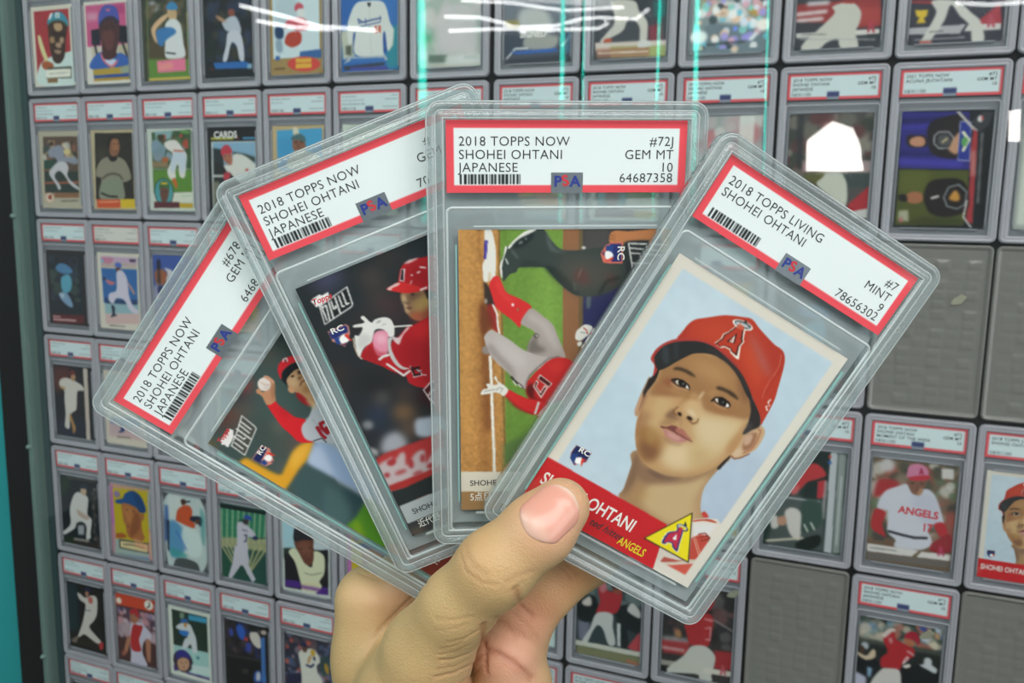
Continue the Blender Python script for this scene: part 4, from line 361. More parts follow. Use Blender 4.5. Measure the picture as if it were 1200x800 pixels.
(2,1):[('F','c8cfc4'),('P','3e5a3c',0.2,1,63,40,611,16,593,677,55,694),('P','9cc0cc',1,0.8,109,30,362,23,328,112,118,132),('V','344a2e,5a7048,c04a3a,86a0b0,2a3a28',(5, 6, 56, 34, 50, 4)),('P','8d7a5a',0.6,1,60,348,271,349,282,417,56,417),('L','b8b8a0',0.3,0.7,12,63,431,590,435),('P','5c8a34',0.6,1,62,446,597,446,593,677,64,682),('S','7f98a8',0.6,0.9,66,131,163,132,248,224,197,337,91,337,59,245),('S','b0643c',0.5,1,198,315,288,309,270,360,210,360),('S','e2ddd6',0.4,1,237,156,328,123,415,136,499,226,540,283,527,384,515,474,491,525,433,508,417,384,377,440,372,531,305,543,264,463,315,361,349,270,263,213),('S','b8cde0',1,0.7,365,259,525,271,502,451,457,474,418,361,338,474,310,440),('S','c8622c',0.3,1,327,543,372,537,397,622,374,634),('L','c05a40',0.4,1,15,366,236,498,243),('E','2e3c30',0.3,1,203,681,138,150,-1),('E','4e9aa0',0.3,1,203,681,126,141,-1),('S','3c6a34',0.3,1,134,647,153,578,214,555,280,589,282,680,255,635,165,635),('L','e0b43c',0.4,1,20,175,589,250,587),('S','6a4638',0.4,1,149,647,210,629,269,658,256,750,201,797,158,762),('P','d8d8c8',0.3,1,342,691,593,677,595,780,321,789),('L','9fc89a',0.4,1,10,444,725,576,717),('P','5c2a30',0.3,1,58,787,418,788,415,851,53,857),('P','c0a030',0.3,1,418,799,602,797,602,848,418,851),('L','6aa24a',0.5,1,25,479,36,580,48),('L','241814',0.35,0.85,9,171,681,189,681),('L','241814',0.35,0.85,9,226,679,244,678),('E','241814',0.4,0.5,206,710,9,5,-1),('L','5a2c28',0.35,0.8,9,189,745,219,744),],
(3,1):[('F','16191b'),('L','b8b63a',0.25,1,24,54,117,333,117),('L','4a8ab0',0.3,1,24,471,116,607,116),('E','b04a3a',0.2,1,396,115,12,10,1),('P','c8ccc8',0.2,1,45,147,633,148,614,912,40,923),('P','86aec8',0.2,1,66,158,619,159,601,901,62,911),('P','2a3236',0.6,1,68,213,197,231,205,363,183,920,62,911),('P','3a4a44',0.7,1,321,254,486,277,614,310,612,364,346,341),('P','26282a',0.8,1,71,362,615,473,601,912,61,922),('L','c8ccc4',0.4,1,25,58,507,199,507),('P','8a8a74',1,0.8,56,563,141,562,154,921,61,922),('S','d9d8d0',0.35,1,204,396,302,385,334,287,431,282,539,331,618,408,613,538,420,583,285,473,257,473),('S','b07058',0.4,1,201,297,293,264,319,308,309,385,260,385,206,341),('S','c03c4a',0.3,1,168,253,198,198,255,182,302,215,314,265,208,286,194,308),('S','b83a48',0.4,1,208,473,285,473,268,540,198,546),('S','c04a4a',0.4,1,480,440,521,429,507,462),('L','241814',0.35,0.85,9,216,302,233,302),('L','241814',0.35,0.85,9,270,297,286,297),('E','241814',0.4,0.5,242,330,8,4,0),('L','5a2c28',0.35,0.8,9,241,354,269,354),],
(4,1):[('F','c2ab80'),('P','4aa0cc',0.2,1,54,45,601,29,606,451,61,451),('P','3d8fc0',2,0.5,57,130,241,111,232,451,61,451),('S','d8d0b8',0.5,1,256,27,308,24,331,113,267,112),('S','8a5a44',0.5,1,253,133,332,102,395,156,398,240,328,271,251,238),('S','4a6a6c',0.5,1,227,143,254,101,332,81,396,114,400,166,318,144),('S','c9c4b4',0.6,1,180,430,250,270,393,250,595,325,606,451),('L','241814',0.35,0.85,10,271,165,302,165),('L','241814',0.35,0.85,10,341,165,371,166),('E','241814',0.4,0.5,317,197,16,8,1),('L','5a2c28',0.35,0.8,10,290,228,342,229),],
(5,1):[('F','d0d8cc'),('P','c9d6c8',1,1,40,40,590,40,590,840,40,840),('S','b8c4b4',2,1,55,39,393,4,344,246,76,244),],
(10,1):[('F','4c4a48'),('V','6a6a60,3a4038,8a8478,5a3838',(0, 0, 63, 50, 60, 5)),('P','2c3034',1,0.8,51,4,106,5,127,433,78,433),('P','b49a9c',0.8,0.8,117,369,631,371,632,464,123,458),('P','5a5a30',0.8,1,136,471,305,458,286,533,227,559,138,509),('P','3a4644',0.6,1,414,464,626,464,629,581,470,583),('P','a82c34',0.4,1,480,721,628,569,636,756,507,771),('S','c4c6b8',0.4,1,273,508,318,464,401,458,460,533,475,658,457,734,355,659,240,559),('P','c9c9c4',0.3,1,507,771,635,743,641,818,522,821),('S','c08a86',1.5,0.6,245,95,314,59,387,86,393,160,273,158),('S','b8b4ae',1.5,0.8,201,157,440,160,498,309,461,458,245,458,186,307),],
(11,1):[('F','1d2026'),('P','2c2a7a',0.3,1,-5,-1,462,11,505,438,9,431),('L','3f3aa0',1.2,0.7,40,4,115,218,105),('L','1c1a50',1.2,0.8,40,0,74,277,66),('L','1c1a50',1.5,0.7,40,13,320,224,329),('L','4a44b0',1.5,0.7,50,18,375,428,397),('S','221c1e',0.6,1,184,145,216,78,336,34,421,29,463,97,465,256,424,350,300,349,222,308,196,227),('S','2a2022',0.5,1,47,184,98,178,174,186,193,260,105,273,53,252),('S','c08a6c',0.4,1,69,211,124,188,170,206,173,253,130,267,78,252),('L','8a8c90',0.25,1,12,237,186,266,157,334,158,372,202,362,276,276,281,239,241,237,186),('S','5a5c60',1,0.8,262,187,336,181,355,255,281,261),('L','c8b880',0.4,1,14,297,234,326,208),('S','c09070',0.6,1,375,202,408,162,425,216,403,323,346,296,349,269),('P','8890b8',0.2,1,403,76,482,84,498,380,409,374),('P','28348a',0.2,1,411,85,478,94,490,370,415,363),('L','e0e0c0',0.3,1,22,433,163,474,217,444,296),('S','5a9a5a',0.4,1,430,203,467,210,460,263,428,256),('P','b8b4b0',0.3,1,371,8,395,5,489,110,535,151,505,157),('P','a03438',0.3,1,501,137,532,164,553,850,508,824,509,552,494,283),('P','c08a84',1,0.7,495,297,529,297,546,485,509,485),('P','35383c',0.3,1,481,84,552,9,625,15,597,112,542,164),('E','d8d4d4',0.4,1,539,65,19,24,1),('S','c04040',0.3,1,544,45,559,52,553,79),('P','16181c',0.3,1,543,171,609,113,665,875,568,877),('L','a8a8a8',0.5,0.6,16,561,171,576,687),('P','4c5222',0.3,1,10,442,494,444,508,688,492,859,11,870),('P','5e6428',2,0.7,16,444,234,451,198,637,16,611),('P','2e3216',2,0.7,211,803,488,811,486,859,24,870),('S','1c1614',0.5,1,198,637,228,540,301,512,438,512,500,593,507,742,375,799,260,774,216,706),('S','a06848',0.4,1,70,638,119,610,184,623,189,685,127,700,80,680),('S','1e1a18',0.5,1,19,639,70,631,86,680,35,680),('L','707478',0.25,1,14,340,649,369,573,435,553,495,606,491,702,439,736,368,717,340,649),('S','c08a3c',0.6,1,376,655,414,594,448,634,446,675,402,675),('L','d8d4d0',0.4,1,18,257,657,300,642),('L','c8c4c0',0.3,1,12,501,674,487,797,543,871),('P','b8b8a4',0.6,0.8,30,757,98,749,109,840,34,834),('P','b06a6a',0.3,0.8,33,820,63,799,67,848,35,848),],
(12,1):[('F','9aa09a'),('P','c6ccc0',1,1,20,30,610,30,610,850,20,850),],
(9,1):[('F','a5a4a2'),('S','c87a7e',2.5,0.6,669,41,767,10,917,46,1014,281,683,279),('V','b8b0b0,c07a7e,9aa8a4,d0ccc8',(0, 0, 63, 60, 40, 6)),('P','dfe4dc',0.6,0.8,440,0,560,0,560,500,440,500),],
(0,2):[('F','2c2526'),('P','1e262c',0.6,1,39,55,587,35,552,837,25,872),('V','2e3a48,1c2226,3a4a44,2a2c3a',(4, 6, 52, 60, 60, 5)),('S','4f7fa8',0.7,1,152,192,253,148,385,202,407,261,269,277,162,242),('S','5aa0b8',0.6,1,224,330,351,284,392,382,348,485,238,491),('S','7a9ab8',0.6,1,181,514,305,508,390,645,333,668,215,594),('S','a8b8c8',0.5,1,181,514,263,520,231,573),('S','28282e',0.6,1,202,89,287,66,321,145,225,149),('P','5a2226',0.4,1,48,768,558,756,550,858,52,881),('L','c09a98',0.3,1,18,59,798,171,795),('L','c09a98',0.4,1,24,62,833,417,826),],
(1,2):[('F','d4cec0'),('P','bfa4bc',0.6,1,58,45,602,44,596,140,49,172),('P','b8a898',0.5,0.7,58,113,598,111,593,179,53,182),('S','c46a88',0.8,0.7,62,64,244,61,188,128,84,112),('S','7ab8d8',0.3,1,55,84,92,83,90,112,53,113),('S','4a3a58',0.3,1,487,68,575,64,574,93,498,96),('P','2f66a4',0.3,1,53,182,593,179,582,567,64,587),('P','24406a',0.6,1,81,526,584,528,581,586,89,595),('P','8fb0b8',0.4,1,76,596,593,586,587,684,81,715),('P','cfb0ac',0.4,1,81,715,600,683,593,801,80,835),('S','5a3a34',0.3,1,275,173,340,160,350,209,298,221),('S','4a68b8',0.3,1,263,154,292,110,356,121,360,165),('S','cfc8d8',0.4,1,284,231,363,198,435,283,451,418,459,496,516,610,577,645,562,685,462,652,379,539,264,526,208,588,145,552,163,472,271,427),('S','c0707a',0.4,1,109,317,174,324,263,349,170,373),('S','b08a88',0.4,1,432,322,481,358,551,452,513,454),('S','2e3848',0.3,1,180,610,231,627,231,706,263,724,157,750,186,709),('E','2e3040',0.3,1,89,306,26,16,-3),('L','5a5a50',0.4,0.8,12,137,847,372,845),],
(2,2):[('F','4a5a98'),('P','3f58a0',1,1,10,-3,554,-4,391,378,-14,399),('S','1f2440',0.5,1,55,71,105,50,111,164,56,176),('S','9a5c3c',1,1,24,187,136,163,206,217,176,313,75,356,29,301),('S','3a2a28',0.6,0.8,62,166,99,164,100,355,57,338),('S','d0ccd0',0.5,1,161,143,281,176,228,254,177,294,207,198),('S','b8b0b8',1.5,0.7,1,360,126,335,145,429,-8,514),('E','243060',1,1,98,393,49,58,-3),],
(0,3):[('F','14161c'),('P','5a2a24',3,0.9,7,21,288,16,271,233,13,376,-1,219),('P','221e20',2,0.6,288,23,495,18,502,826,220,859),('P','1c2438',2,0.8,5,670,482,631,482,855,-16,927),('S','d0c9c0',0.35,1,98,197,172,157,277,161,361,185,461,228,483,285,387,300,363,381,343,528,260,589,227,672,209,781,140,762,162,600,157,441,160,309,93,263),('S','a87c48',0.4,1,242,591,286,692,315,768,274,840,249,723,222,659),('S','6a2c28',0.3,1,274,83,321,46,361,75,359,108,280,115),('S','b08460',0.3,1,289,120,359,108,345,174,293,179),('S','b89870',0.5,1,93,263,163,269,195,299,125,299),('P','c2b4a8',0.3,1,492,5,560,12,544,954,483,961),],
(1,3):[('F','cfc6b4'),('P','7a9ab4',1,1,63,575,544,523,532,715,66,769),('P','b8c8cc',2,0.7,40,60,590,60,590,300,40,300),('P','c8a8a8',1.2,0.9,40,640,590,640,590,800,40,800),('S','2a3a6a',0.4,1,209,636,274,655,278,719,185,743,230,699),('L','6a685c',0.4,1,14,165,797,364,786),],
(10,3):[('F','22342f'),('P','4a5452',0.8,1,104,421,462,414,506,873,33,892),('P','10201c',1,0.8,328,31,488,11,488,410,299,437),('P','b8bcc0',0.2,1,498,2,551,0,561,878,500,874),('P','8a9490',0.6,1,557,2,621,9,628,867,568,877),('L','d8dcdc',0.5,0.6,14,595,202,596,797),('S','b83438',0.4,1,200,392,284,200,360,116,429,136,474,204,397,252,330,283,280,350),('S','d06a6a',0.8,0.8,190,348,264,322,255,399,201,407),('P','b03038',0.4,1,411,265,477,241,474,397,415,420),('L','b0a8a8',0.6,0.8,25,478,263,473,576),('L','a8acaa',0.3,1,12,147,442,436,440),('S','2f4a40',0.8,1,301,467,437,447,463,638,318,722),('S','cfcac4',0.5,1,168,563,222,524,293,559,302,694,295,802,223,768,173,638),('S','c8c4be',0.5,1,46,627,102,619,121,708,66,732),('S','b88a70',0.5,1,110,633,171,608,176,684,120,692),('L','d0c8b4',0.4,1,18,31,853,322,782),('L','d8d8d0',0.4,1,14,328,660,359,715),('L','d8d8d0',0.4,1,14,381,636,412,691),('S','16201c',0.6,1,270,837,442,732,462,820,329,903),('E','c04040',0.3,1,493,40,11,17,-7),('E','2a5aa0',0.3,1,494,91,16,15,-7),],
(11,3):[('F','6a5a48'),('V','8a7a66,4a4a3e,9a4a40,c0bdb4,5a6a50,3c3a34,7a5a4a',(0, 0, 63, 70, 90, 5)),('E','c0bcbc',1.5,1,106,55,57,57,-7),('S','a02c2e',1.2,1,30,239,64,176,179,175,196,230,37,340),('S','c8cad4',0.35,1,56,424,98,287,195,223,269,198,339,281,396,216,474,262,552,464,542,494,469,505,449,566,482,662,400,734,209,737,217,677,148,615,135,442),('S','b4b6c6',2,0.6,313,271,475,276,516,469,447,538,336,411),('S','7a5444',0.35,1,266,156,402,137,389,210,362,264,313,271,277,218),('S','a87c60',0.3,1,353,222,383,218,375,262,345,280),('S','c47a98',0.25,1,256,107,269,41,330,15,394,39,409,107,314,135,258,135),('S','b8303e',0.2,1,277,133,405,101,420,130,366,152,291,156),('P','a02c48',0.15,1,343,102,351,51,364,50,380,102,369,103,360,86,353,104),('S','a8282c',0.35,1,50,432,124,458,106,563,139,660,99,652,24,605,23,503),('S','b02a30',0.35,1,488,502,553,478,591,557,563,598,525,583),('S','6a5040',0.5,1,127,677,193,688,203,738,144,733),('S','90242c',0.4,1,477,677,540,609,610,569,628,709,488,733),('L','22242c',0.2,1,22,161,613,252,627,354,637,441,625),('P','d4d0cc',0.25,1,2,742,394,742,342,802,6,808),('P','d8d4d0',0.25,1,414,746,625,739,626,789,380,798),('P','6a6460',0.5,1,7,816,623,796,621,847,11,875),('L','6a6864',0.3,0.7,12,30,775,225,771),('P','c8c4c0',0.4,1,504,31,591,27,596,110,511,115),('L','b04060',0.4,1,18,539,753,551,686,574,750),('L','241814',0.35,0.85,9,295,181,310,179),('L','241814',0.35,0.85,9,363,175,377,173),('E','241814',0.4,0.5,345,203,7,6,-8),('L','5a2c28',0.35,0.8,9,332,234,357,230),],
(12,3):[('F','dedccf'),('P','aecbdc',0.4,1,25,25,605,25,605,850,25,850),('P','c22c2e',0.2,1,25,655,640,655,640,830,25,830),('S','b8863c',0.4,1,150,232,190,200,366,162,418,710,293,733,206,491),('S','b8895c',0.4,1,128,300,170,276,411,240,452,664,253,707,224,546,157,452),('S','c8483a',0.25,1,136,196,141,132,190,81,262,58,357,64,366,162,208,166,158,205),('S','2a2a2e',0.25,1,109,250,117,224,177,177,364,144,368,181,201,205,152,257,122,274),('S','5a3a28',0.6,0.7,172,241,213,216,267,227,217,260),('L','7a1e22',0.4,0.8,14,26,819,335,807),],
(0,4):[('F','0f1a20'),('P','1e3a1e',2,0.7,14,44,176,22,149,134,11,291),('L','6a5a4c',0.8,0.8,20,122,29,597,18),('V','4a4440,6a6058,2c2c30',(50, 10, 62, 84, 40, 2.2)),('P','1c2e14',1.5,0.8,-15,821,187,774,214,895,-22,906),('P','3a2c22',1.2,0.7,164,847,592,804,603,884,159,904),('S','cfcdca',0.35,1,231,225,322,191,442,235,444,323,425,462,490,520,460,688,455,758,382,783,395,617,328,572,237,601,195,676,25,780,0,749,127,632,132,465,159,352),('S','c0a488',0.3,1,334,149,423,136,418,205,355,221),('S','1c2c3c',0.3,1,326,137,347,93,419,76,450,126),('S','b8a090',0.5,0.9,251,420,389,467,456,505,401,534,281,498),('P','c8c8cc',0.8,0.8,253,626,360,608,351,734,252,750),('L','9a928a',0.5,1,30,184,816,416,805),],
(1,4):[('F','c08898'),('L','b060c0',1,0.8,32,35,36,22,519),('L','90d0a8',1,0.8,32,611,33,609,479),('L','e0b880',1,0.8,32,598,534,612,850),('L','c8b060',1,0.7,30,56,27,604,15),('P','c0aa1e',0.3,1,45,55,587,30,582,669,57,757),('E','8a78a0',0.4,1,111,128,48,43,-8),('S','1f4f86',0.25,1,76,230,95,200,198,165,236,107,356,50,484,104,551,225,547,291,456,305,409,260,278,226,142,247),('S','183a66',1,0.6,355,57,484,104,539,279,440,295,398,169),('S','a8683c',0.3,1,176,242,278,226,409,260,463,317,521,309,516,388,481,420,490,551,519,613,450,664,284,652,237,592,226,514,196,452,185,360),('S','c08048',1,0.6,208,277,341,283,331,444,248,430),('S','7a4428',1.2,0.6,371,332,453,345,443,506,319,633,288,584),('S','a85a24',0.5,1,65,634,169,610,234,647,79,686),('P','9fb0a8',0.4,1,43,705,113,687,582,669,571,844,30,897),('P','3a3430',0.2,1,104,695,573,670,565,805,104,810),('P','d8c898',0.2,1,125,712,556,689,550,794,126,793),('L','5a4a3a',0.4,1,14,176,750,312,734,495,743),('P','e8a07a',1,0.6,350,640,590,700,590,780,350,740),('P','6a9ab0',0.5,1,31,883,571,857,569,884,37,916),('L','241814',0.35,0.85,12,246,304,266,301),('L','241814',0.35,0.85,12,346,309,366,306),('E','241814',0.4,0.5,213,396,10,5,-9),('L','5a2c28',0.35,0.8,12,243,511,277,506),],
(2,4):[('F','4a4e50'),('S','bccac8',0.5,1,-9,145,79,3,174,3,488,-17,576,58,617,166,620,446,623,729,522,902,449,785,165,783,74,984,7,731,11,363),('P','4a6fa8',0.8,1,15,155,79,145,48,567,-2,601),('S','cfd6d2',1,0.8,77,42,252,30,238,302,93,338),('S','3f86b8',1.2,0.8,76,353,219,357,336,545,215,748,71,747),('S','3f9a96',1,0.8,75,667,233,692,326,742,102,768),('S','cfe0dc',1.2,0.9,280,399,453,384,540,511,516,696,358,723,256,558),('L','3f62c0',0.5,1,14,167,443,242,535,315,652),('P','242e44',0.5,1,29,335,78,327,56,723,33,700),('S','c4522c',0.35,1,204,191,294,120,388,112,424,170,412,275,456,319,438,373,345,362,205,327,174,312),('S','4a2c22',0.3,1,258,61,314,40,343,80,279,116),('S','1e2638',0.3,1,398,238,538,217,566,276,533,339,488,301,395,290),('S','5a3a2c',0.3,1,466,266,528,263,503,312,457,306),('S','22304c',0.3,1,344,55,407,52,359,78),('S','2f8a8a',1.2,0.6,542,127,600,220,584,555,542,459),],
(3,4):[('F','1e4a40'),('P','2f7a5a',0.3,1,-4,59,636,48,633,357,-19,415),('L','b9c9a4',0.5,0.85,16,18,68,1,488),('L','b9c9a4',0.5,0.85,16,96,66,77,475),('L','b9c9a4',0.5,0.85,16,174,65,153,462),('L','b9c9a4',0.5,0.85,16,251,63,228,450),('L','b9c9a4',0.5,0.85,16,328,61,302,437),('L','b9c9a4',0.5,0.85,16,404,59,376,425),('L','b9c9a4',0.5,0.85,16,480,58,450,413),('L','b9c9a4',0.5,0.85,16,555,56,523,400),('L','b9c9a4',0.5,0.85,16,630,54,596,388),('P','b8b184',0.8,0.8,-19,415,641,331,637,481,-1,526),('P','1f4f3c',0.8,1,-16,542,239,549,194,939,-35,982),('L','c0b88c',0.4,1,18,0,513,144,692),('L','c0b88c',0.4,1,18,61,503,177,687),('L','c0b88c',0.4,1,18,121,493,210,681),('L','b8b07e',0.5,1,20,638,431,379,777),('L','b8b07e',0.5,1,20,551,445,364,780),('L','b8b07e',0.5,1,20,463,460,349,783),('P','121a1e',0.3,1,-2,21,636,24,635,55,-4,65),('S','c4c0cc',0.35,1,229,224,282,190,383,224,483,307,452,356,379,349,360,478,383,650,323,686,293,704,173,713,152,678,211,503,224,350),('P','c4c0cc',0.3,1,181,496,376,450,354,655,465,837,419,884,279,681,120,901,75,897,160,664),('S','3a2c34',0.4,1,312,160,386,149,384,199,325,208),('S','2c4aa0',0.3,1,321,134,359,94,424,106,430,148,372,145),('L','2a2a3a',0.3,1,14,252,182,327,158),('S','1f2c58',0.3,1,430,353,482,320,518,351,466,375),('L','3a3a30',0.3,1,10,511,350,627,327),('L','4a4a66',0.3,1,12,308,280,367,283),('L','40405e',0.3,1,18,328,339,358,334,348,405,325,415),],
(4,4):[('F','c6ccc8'),('P','a8cdd8',0.3,1,15,57,227,43,628,257,626,334,16,429),('P','c6ccd0',1,0.8,193,97,628,247,616,336,353,361),('P','2a3830',0.6,1,17,399,220,365,594,340,603,463,19,527),('P','17151c',0.3,1,29,466,600,319,596,841,27,851),('P','50288a',0.4,0.9,29,763,233,750,231,837,33,842),('P','50288a',0.4,0.9,427,763,592,757,591,842,439,859),('S','d8d9b8',0.3,1,86,432,186,378,308,528,390,550,413,375,544,401,546,595,484,704,510,760,426,849,259,857,246,797,220,703,168,540),('S','6a3e30',0.25,1,174,294,397,233,414,315,411,473,363,542,294,530,227,432,181,366),('S','8a5644',1,0.6,215,324,355,276,365,432,269,425),('S','26242a',0.2,1,160,297,163,162,206,124,330,159,398,197,405,244,272,266),('L','5a6a4a',0.25,0.8,9,291,641,374,650,513,601),('L','6a2a8a',0.8,0.7,45,260,807,482,802),('L','d8d09a',0.5,1,15,261,770,483,740),('L','241814',0.35,0.85,10,234,372,267,366),('L','241814',0.35,0.85,10,345,343,378,338),('E','241814',0.4,0.5,318,423,17,10,-10),('L','5a2c28',0.35,0.8,10,312,481,367,471),],
(0,5):[('F','14110e'),('P','173038',2.5,0.9,9,35,192,15,160,647,-7,683),('P','2c2414',2.5,0.8,77,780,481,694,509,802,33,862),('S','ccc7c0',0.35,1,173,139,227,143,305,177,416,127,503,153,488,352,426,464,347,565,499,690,532,725,458,756,266,682,191,713,135,739,222,548,280,380,298,263,211,223),('S','c06a60',0.4,1,350,168,423,154,426,224,363,236),('S','1a2240',0.3,1,293,95,324,40,388,28,429,69,365,88),('S','a87c60',0.4,1,311,98,365,95,352,154,316,154),('S','b02c30',0.3,1,495,748,559,720,563,790,524,834,492,791),('S','7a6a60',0.4,1,10,809,136,724,110,816,55,821),('L','3a4a6a',0.3,1,10,292,342,382,338),],
(1,5):[('F','5a4248'),('V','b8a4b0,5a3a48,8a7a9a,3a3a5a,c08a90,d0b8c0',(2, 18, 61, 60, 110, 3.5)),('P','b09aa0',1,0.8,4,397,212,382,201,551,10,564),('P','c0a4ac',1,0.8,413,423,630,433,622,572,439,556),('P','4a2c2a',0.8,1,9,578,606,561,606,852,17,986),('P','c8462a',0.2,1,-4,10,622,-8,621,155,-6,163),('E','e8dcc8',0.3,1,50,106,46,39,-11),('E','e8e4d8',0.3,1,526,74,69,61,-11),('L','2a2a2a',0.2,1,16,537,42,543,82,499,111),('L','3a2020',0.8,0.6,25,54,179,225,172,596,167),('S','c8c4d4',0.4,1,229,379,317,333,434,350,546,450,507,541,458,524,401,620,394,732,453,887,210,942,206,746,201,551),('S','b4282c',0.3,1,244,417,281,368,349,368,416,368,375,487,345,562,372,682,327,719,225,714,208,578),('S','a87054',0.35,1,221,242,307,225,353,298,299,357,240,349,217,298),('S','b02a34',0.3,1,212,244,242,183,328,159,367,213,354,284,306,239),('S','b0785c',0.4,1,157,561,210,550,196,636,135,776,93,757),('S','b0785c',0.4,1,457,538,524,538,524,676,507,818,459,774),('S','9a5c48',0.4,1,66,763,128,749,115,808,54,822),('L','241814',0.35,0.85,8,229,268,250,264),('L','241814',0.35,0.85,8,295,258,315,253),('E','241814',0.4,0.5,260,296,11,6,-12),('L','5a2c28',0.35,0.8,8,246,334,280,327),],
(2,5):[('F','d6dcd0'),('P','1c3024',0.2,1,50,48,576,49,579,501,58,500),('P','3f9ac0',0.8,1,299,66,575,63,575,129,303,138),('P','a4cdc8',0.3,1,58,500,579,494,589,814,57,828),('S','9fb89a',0.8,0.7,178,70,242,70,223,141,175,137),('S','d0d4d8',0.4,1,103,273,187,202,316,189,368,272,404,358,412,517,347,545,320,443,252,512,188,512,234,394,276,358,214,304),('S','2f74c0',0.4,1,150,304,248,284,303,299,260,355,180,352),('S','2f66a8',0.3,1,172,192,206,144,279,136,285,175),('S','c08a3c',0.3,1,228,200,277,184,266,233,234,239),('E','3a2a3a',0.3,1,192,686,152,142,-20),('S','302c80',0.35,1,83,644,120,568,219,540,297,583,302,636,198,632,98,682),('S','c89a78',0.4,1,113,692,197,639,277,655,281,736,221,804,140,809,110,761),('P','c8dcd8',0.3,1,323,699,587,680,590,787,326,807),('P','50347a',0.3,1,221,811,462,810,589,814,587,842,236,835),('P','50347a',0.3,1,44,763,93,779,106,831,49,837),('E','2f7a8a',0.3,1,421,593,23,19,-13),('L','241814',0.35,0.85,9,160,712,179,707),('L','241814',0.35,0.85,9,229,694,248,689),('E','241814',0.4,0.5,204,733,10,6,-13),('L','5a2c28',0.35,0.8,9,183,770,216,762),],
(3,5):[('F','1c181a'),('V','3a2e34,2a2426,1e2a5a,4a3a3a,26222a',(0, 0, 50, 40, 70, 4)),('S','2c5ab8',0.8,1,175,72,236,40,294,99,283,206,230,217,186,161),('S','3a4a9a',0.8,1,66,134,112,111,125,187,78,210),('E','b03a40',0.5,1,306,201,31,24,-12),('S','3a48a0',1,1,304,253,379,250,361,345,315,355),('P','100e0f',1,1,6,463,492,433,497,746,21,860),('L','5a5650',0.6,1,10,22,453,492,427),('S','d0c9c0',0.4,1,361,124,415,74,473,100,508,157,512,260,453,273,380,211),('E','b8a8a0',0.5,1,555,70,42,28,-12),('L','b0b4b8',0.4,1,16,417,3,489,71),('P','3f70b0',0.5,1,509,144,569,119,573,689,513,703),('S','3a62b0',0.6,1,412,596,488,552,514,677,408,702),('S','c8c8cc',0.6,1,442,589,487,578,485,657,439,681),('S','1c1c20',0.5,1,333,52,402,6,505,29,474,74,369,97),('L','6a645c',0.3,1,10,238,609,277,581,315,585,290,624,237,623),],
(4,5):[('F','2a2c3c'),('V','6a6a84,2a2a44,8a7a84,4a5a7a,3a3440,a8a0b0,c05a4a,5a4a50',(0, 0, 63, 60, 120, 3.5)),('P','1e2240',0.6,1,7,514,222,436,266,566,4,628),('S','2a4a48',1,0.8,475,211,597,184,579,381,487,402),('E','b88a2c',0.8,1,557,317,25,64,-13),('S','dad8cc',0.35,1,188,219,244,165,369,124,445,176,474,253,427,319,441,399,500,483,482,627,248,683,222,464,209,326),('S','5a3c30',0.4,1,245,123,308,109,298,174,252,184),('S','1e2644',0.4,1,199,105,246,67,300,83,307,116,229,126),('E','c8a030',0.3,1,380,170,32,39,-12),('L','1e2a5a',0.4,1,25,295,335,349,344,388,307),('E','2a3458',0.4,1,398,235,16,25,-13),('S','c09a6a',0.4,1,320,232,367,207,334,298,303,305),],
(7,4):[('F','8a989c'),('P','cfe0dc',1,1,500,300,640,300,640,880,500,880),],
(8,4):[('F','2f3c40'),('V','4a5a5c,26302e,3a4648,6a7a78',(0, 0, 63, 40, 50, 5)),('P','8a8aa0',1,0.7,14,549,132,508,122,735,29,738),('S','11191c',0.6,1,9,360,141,265,211,354,183,514,83,552,13,514),('S','c8c0b8',0.6,1,51,351,125,286,145,367,78,389),('S','141c20',0.6,1,378,372,490,299,606,344,635,456,598,565,500,551,523,717,441,735,417,535),('S','c0c0bc',0.5,1,492,349,538,273,614,342,617,409,543,390),('P','b04048',0.5,1,507,721,622,543,638,743,557,744),('P','d0d4d4',0.5,1,400,504,432,497,441,735,411,724),('S','a82c34',0.4,1,206,202,252,91,279,154,306,200,421,195,439,242,411,366,355,419,198,443,227,317),('S','c08a90',0.8,0.7,213,150,269,105,289,186,241,229),('S','8a4a3a',0.4,1,346,158,419,136,437,192,372,212),('S','2a1c20',0.4,1,337,143,435,125,436,150,354,165),('S','c2c4c2',0.4,1,198,443,347,421,360,547,391,712,325,734,270,600,218,559,170,621,107,773,55,767,135,611),('P','c8c8bc',0.3,1,-5,754,638,743,640,794,-4,806),('P','7a7c5a',0.6,1,5,804,632,796,636,880,7,882),('L','a86a50',0.6,1,30,512,857,611,869),],
(9,4):[('F','33302f'),('V','2a2c30,4a3c3c,5a5a5a,201e20,6a4a4a',(0, 0, 63, 55, 70, 5)),('P','a03438',0.8,1,-10,567,256,543,247,679,12,697),('P','9a2c30',0.8,1,473,579,638,559,633,740,482,758),('L','c8a8a8',0.8,0.8,30,10,647,198,639),('L','c0c4c8',1.5,0.7,40,21,552,225,534),('E','a87a50',1,1,144,484,32,41,-12),('L','8a8684',0.4,1,14,458,287,635,364),('S','a82c30',0.4,1,201,373,305,278,394,235,449,273,448,387,425,540,350,565,257,568,221,468),('S','a02c30',0.6,1,333,231,404,119,447,78,444,160,394,219),('L','d8a8a8',0.3,1,10,387,384,432,366,430,489,392,489),('L','d8a8a8',0.4,0.7,20,382,295,443,298),('S','c4c5bd',0.35,1,273,581,395,555,483,626,481,726,463,829,466,879,351,906,333,843,52,883,81,817,201,689),('P','c8c4b8',0.3,0.7,-1,768,359,753,362,811,1,818),('P','d0ccc0',0.3,1,391,763,633,749,628,799,378,816),('L','b04c58',0.4,1,18,545,794,559,708,582,785),('S','16181a',0.5,1,2,835,50,832,52,883,4,885),],
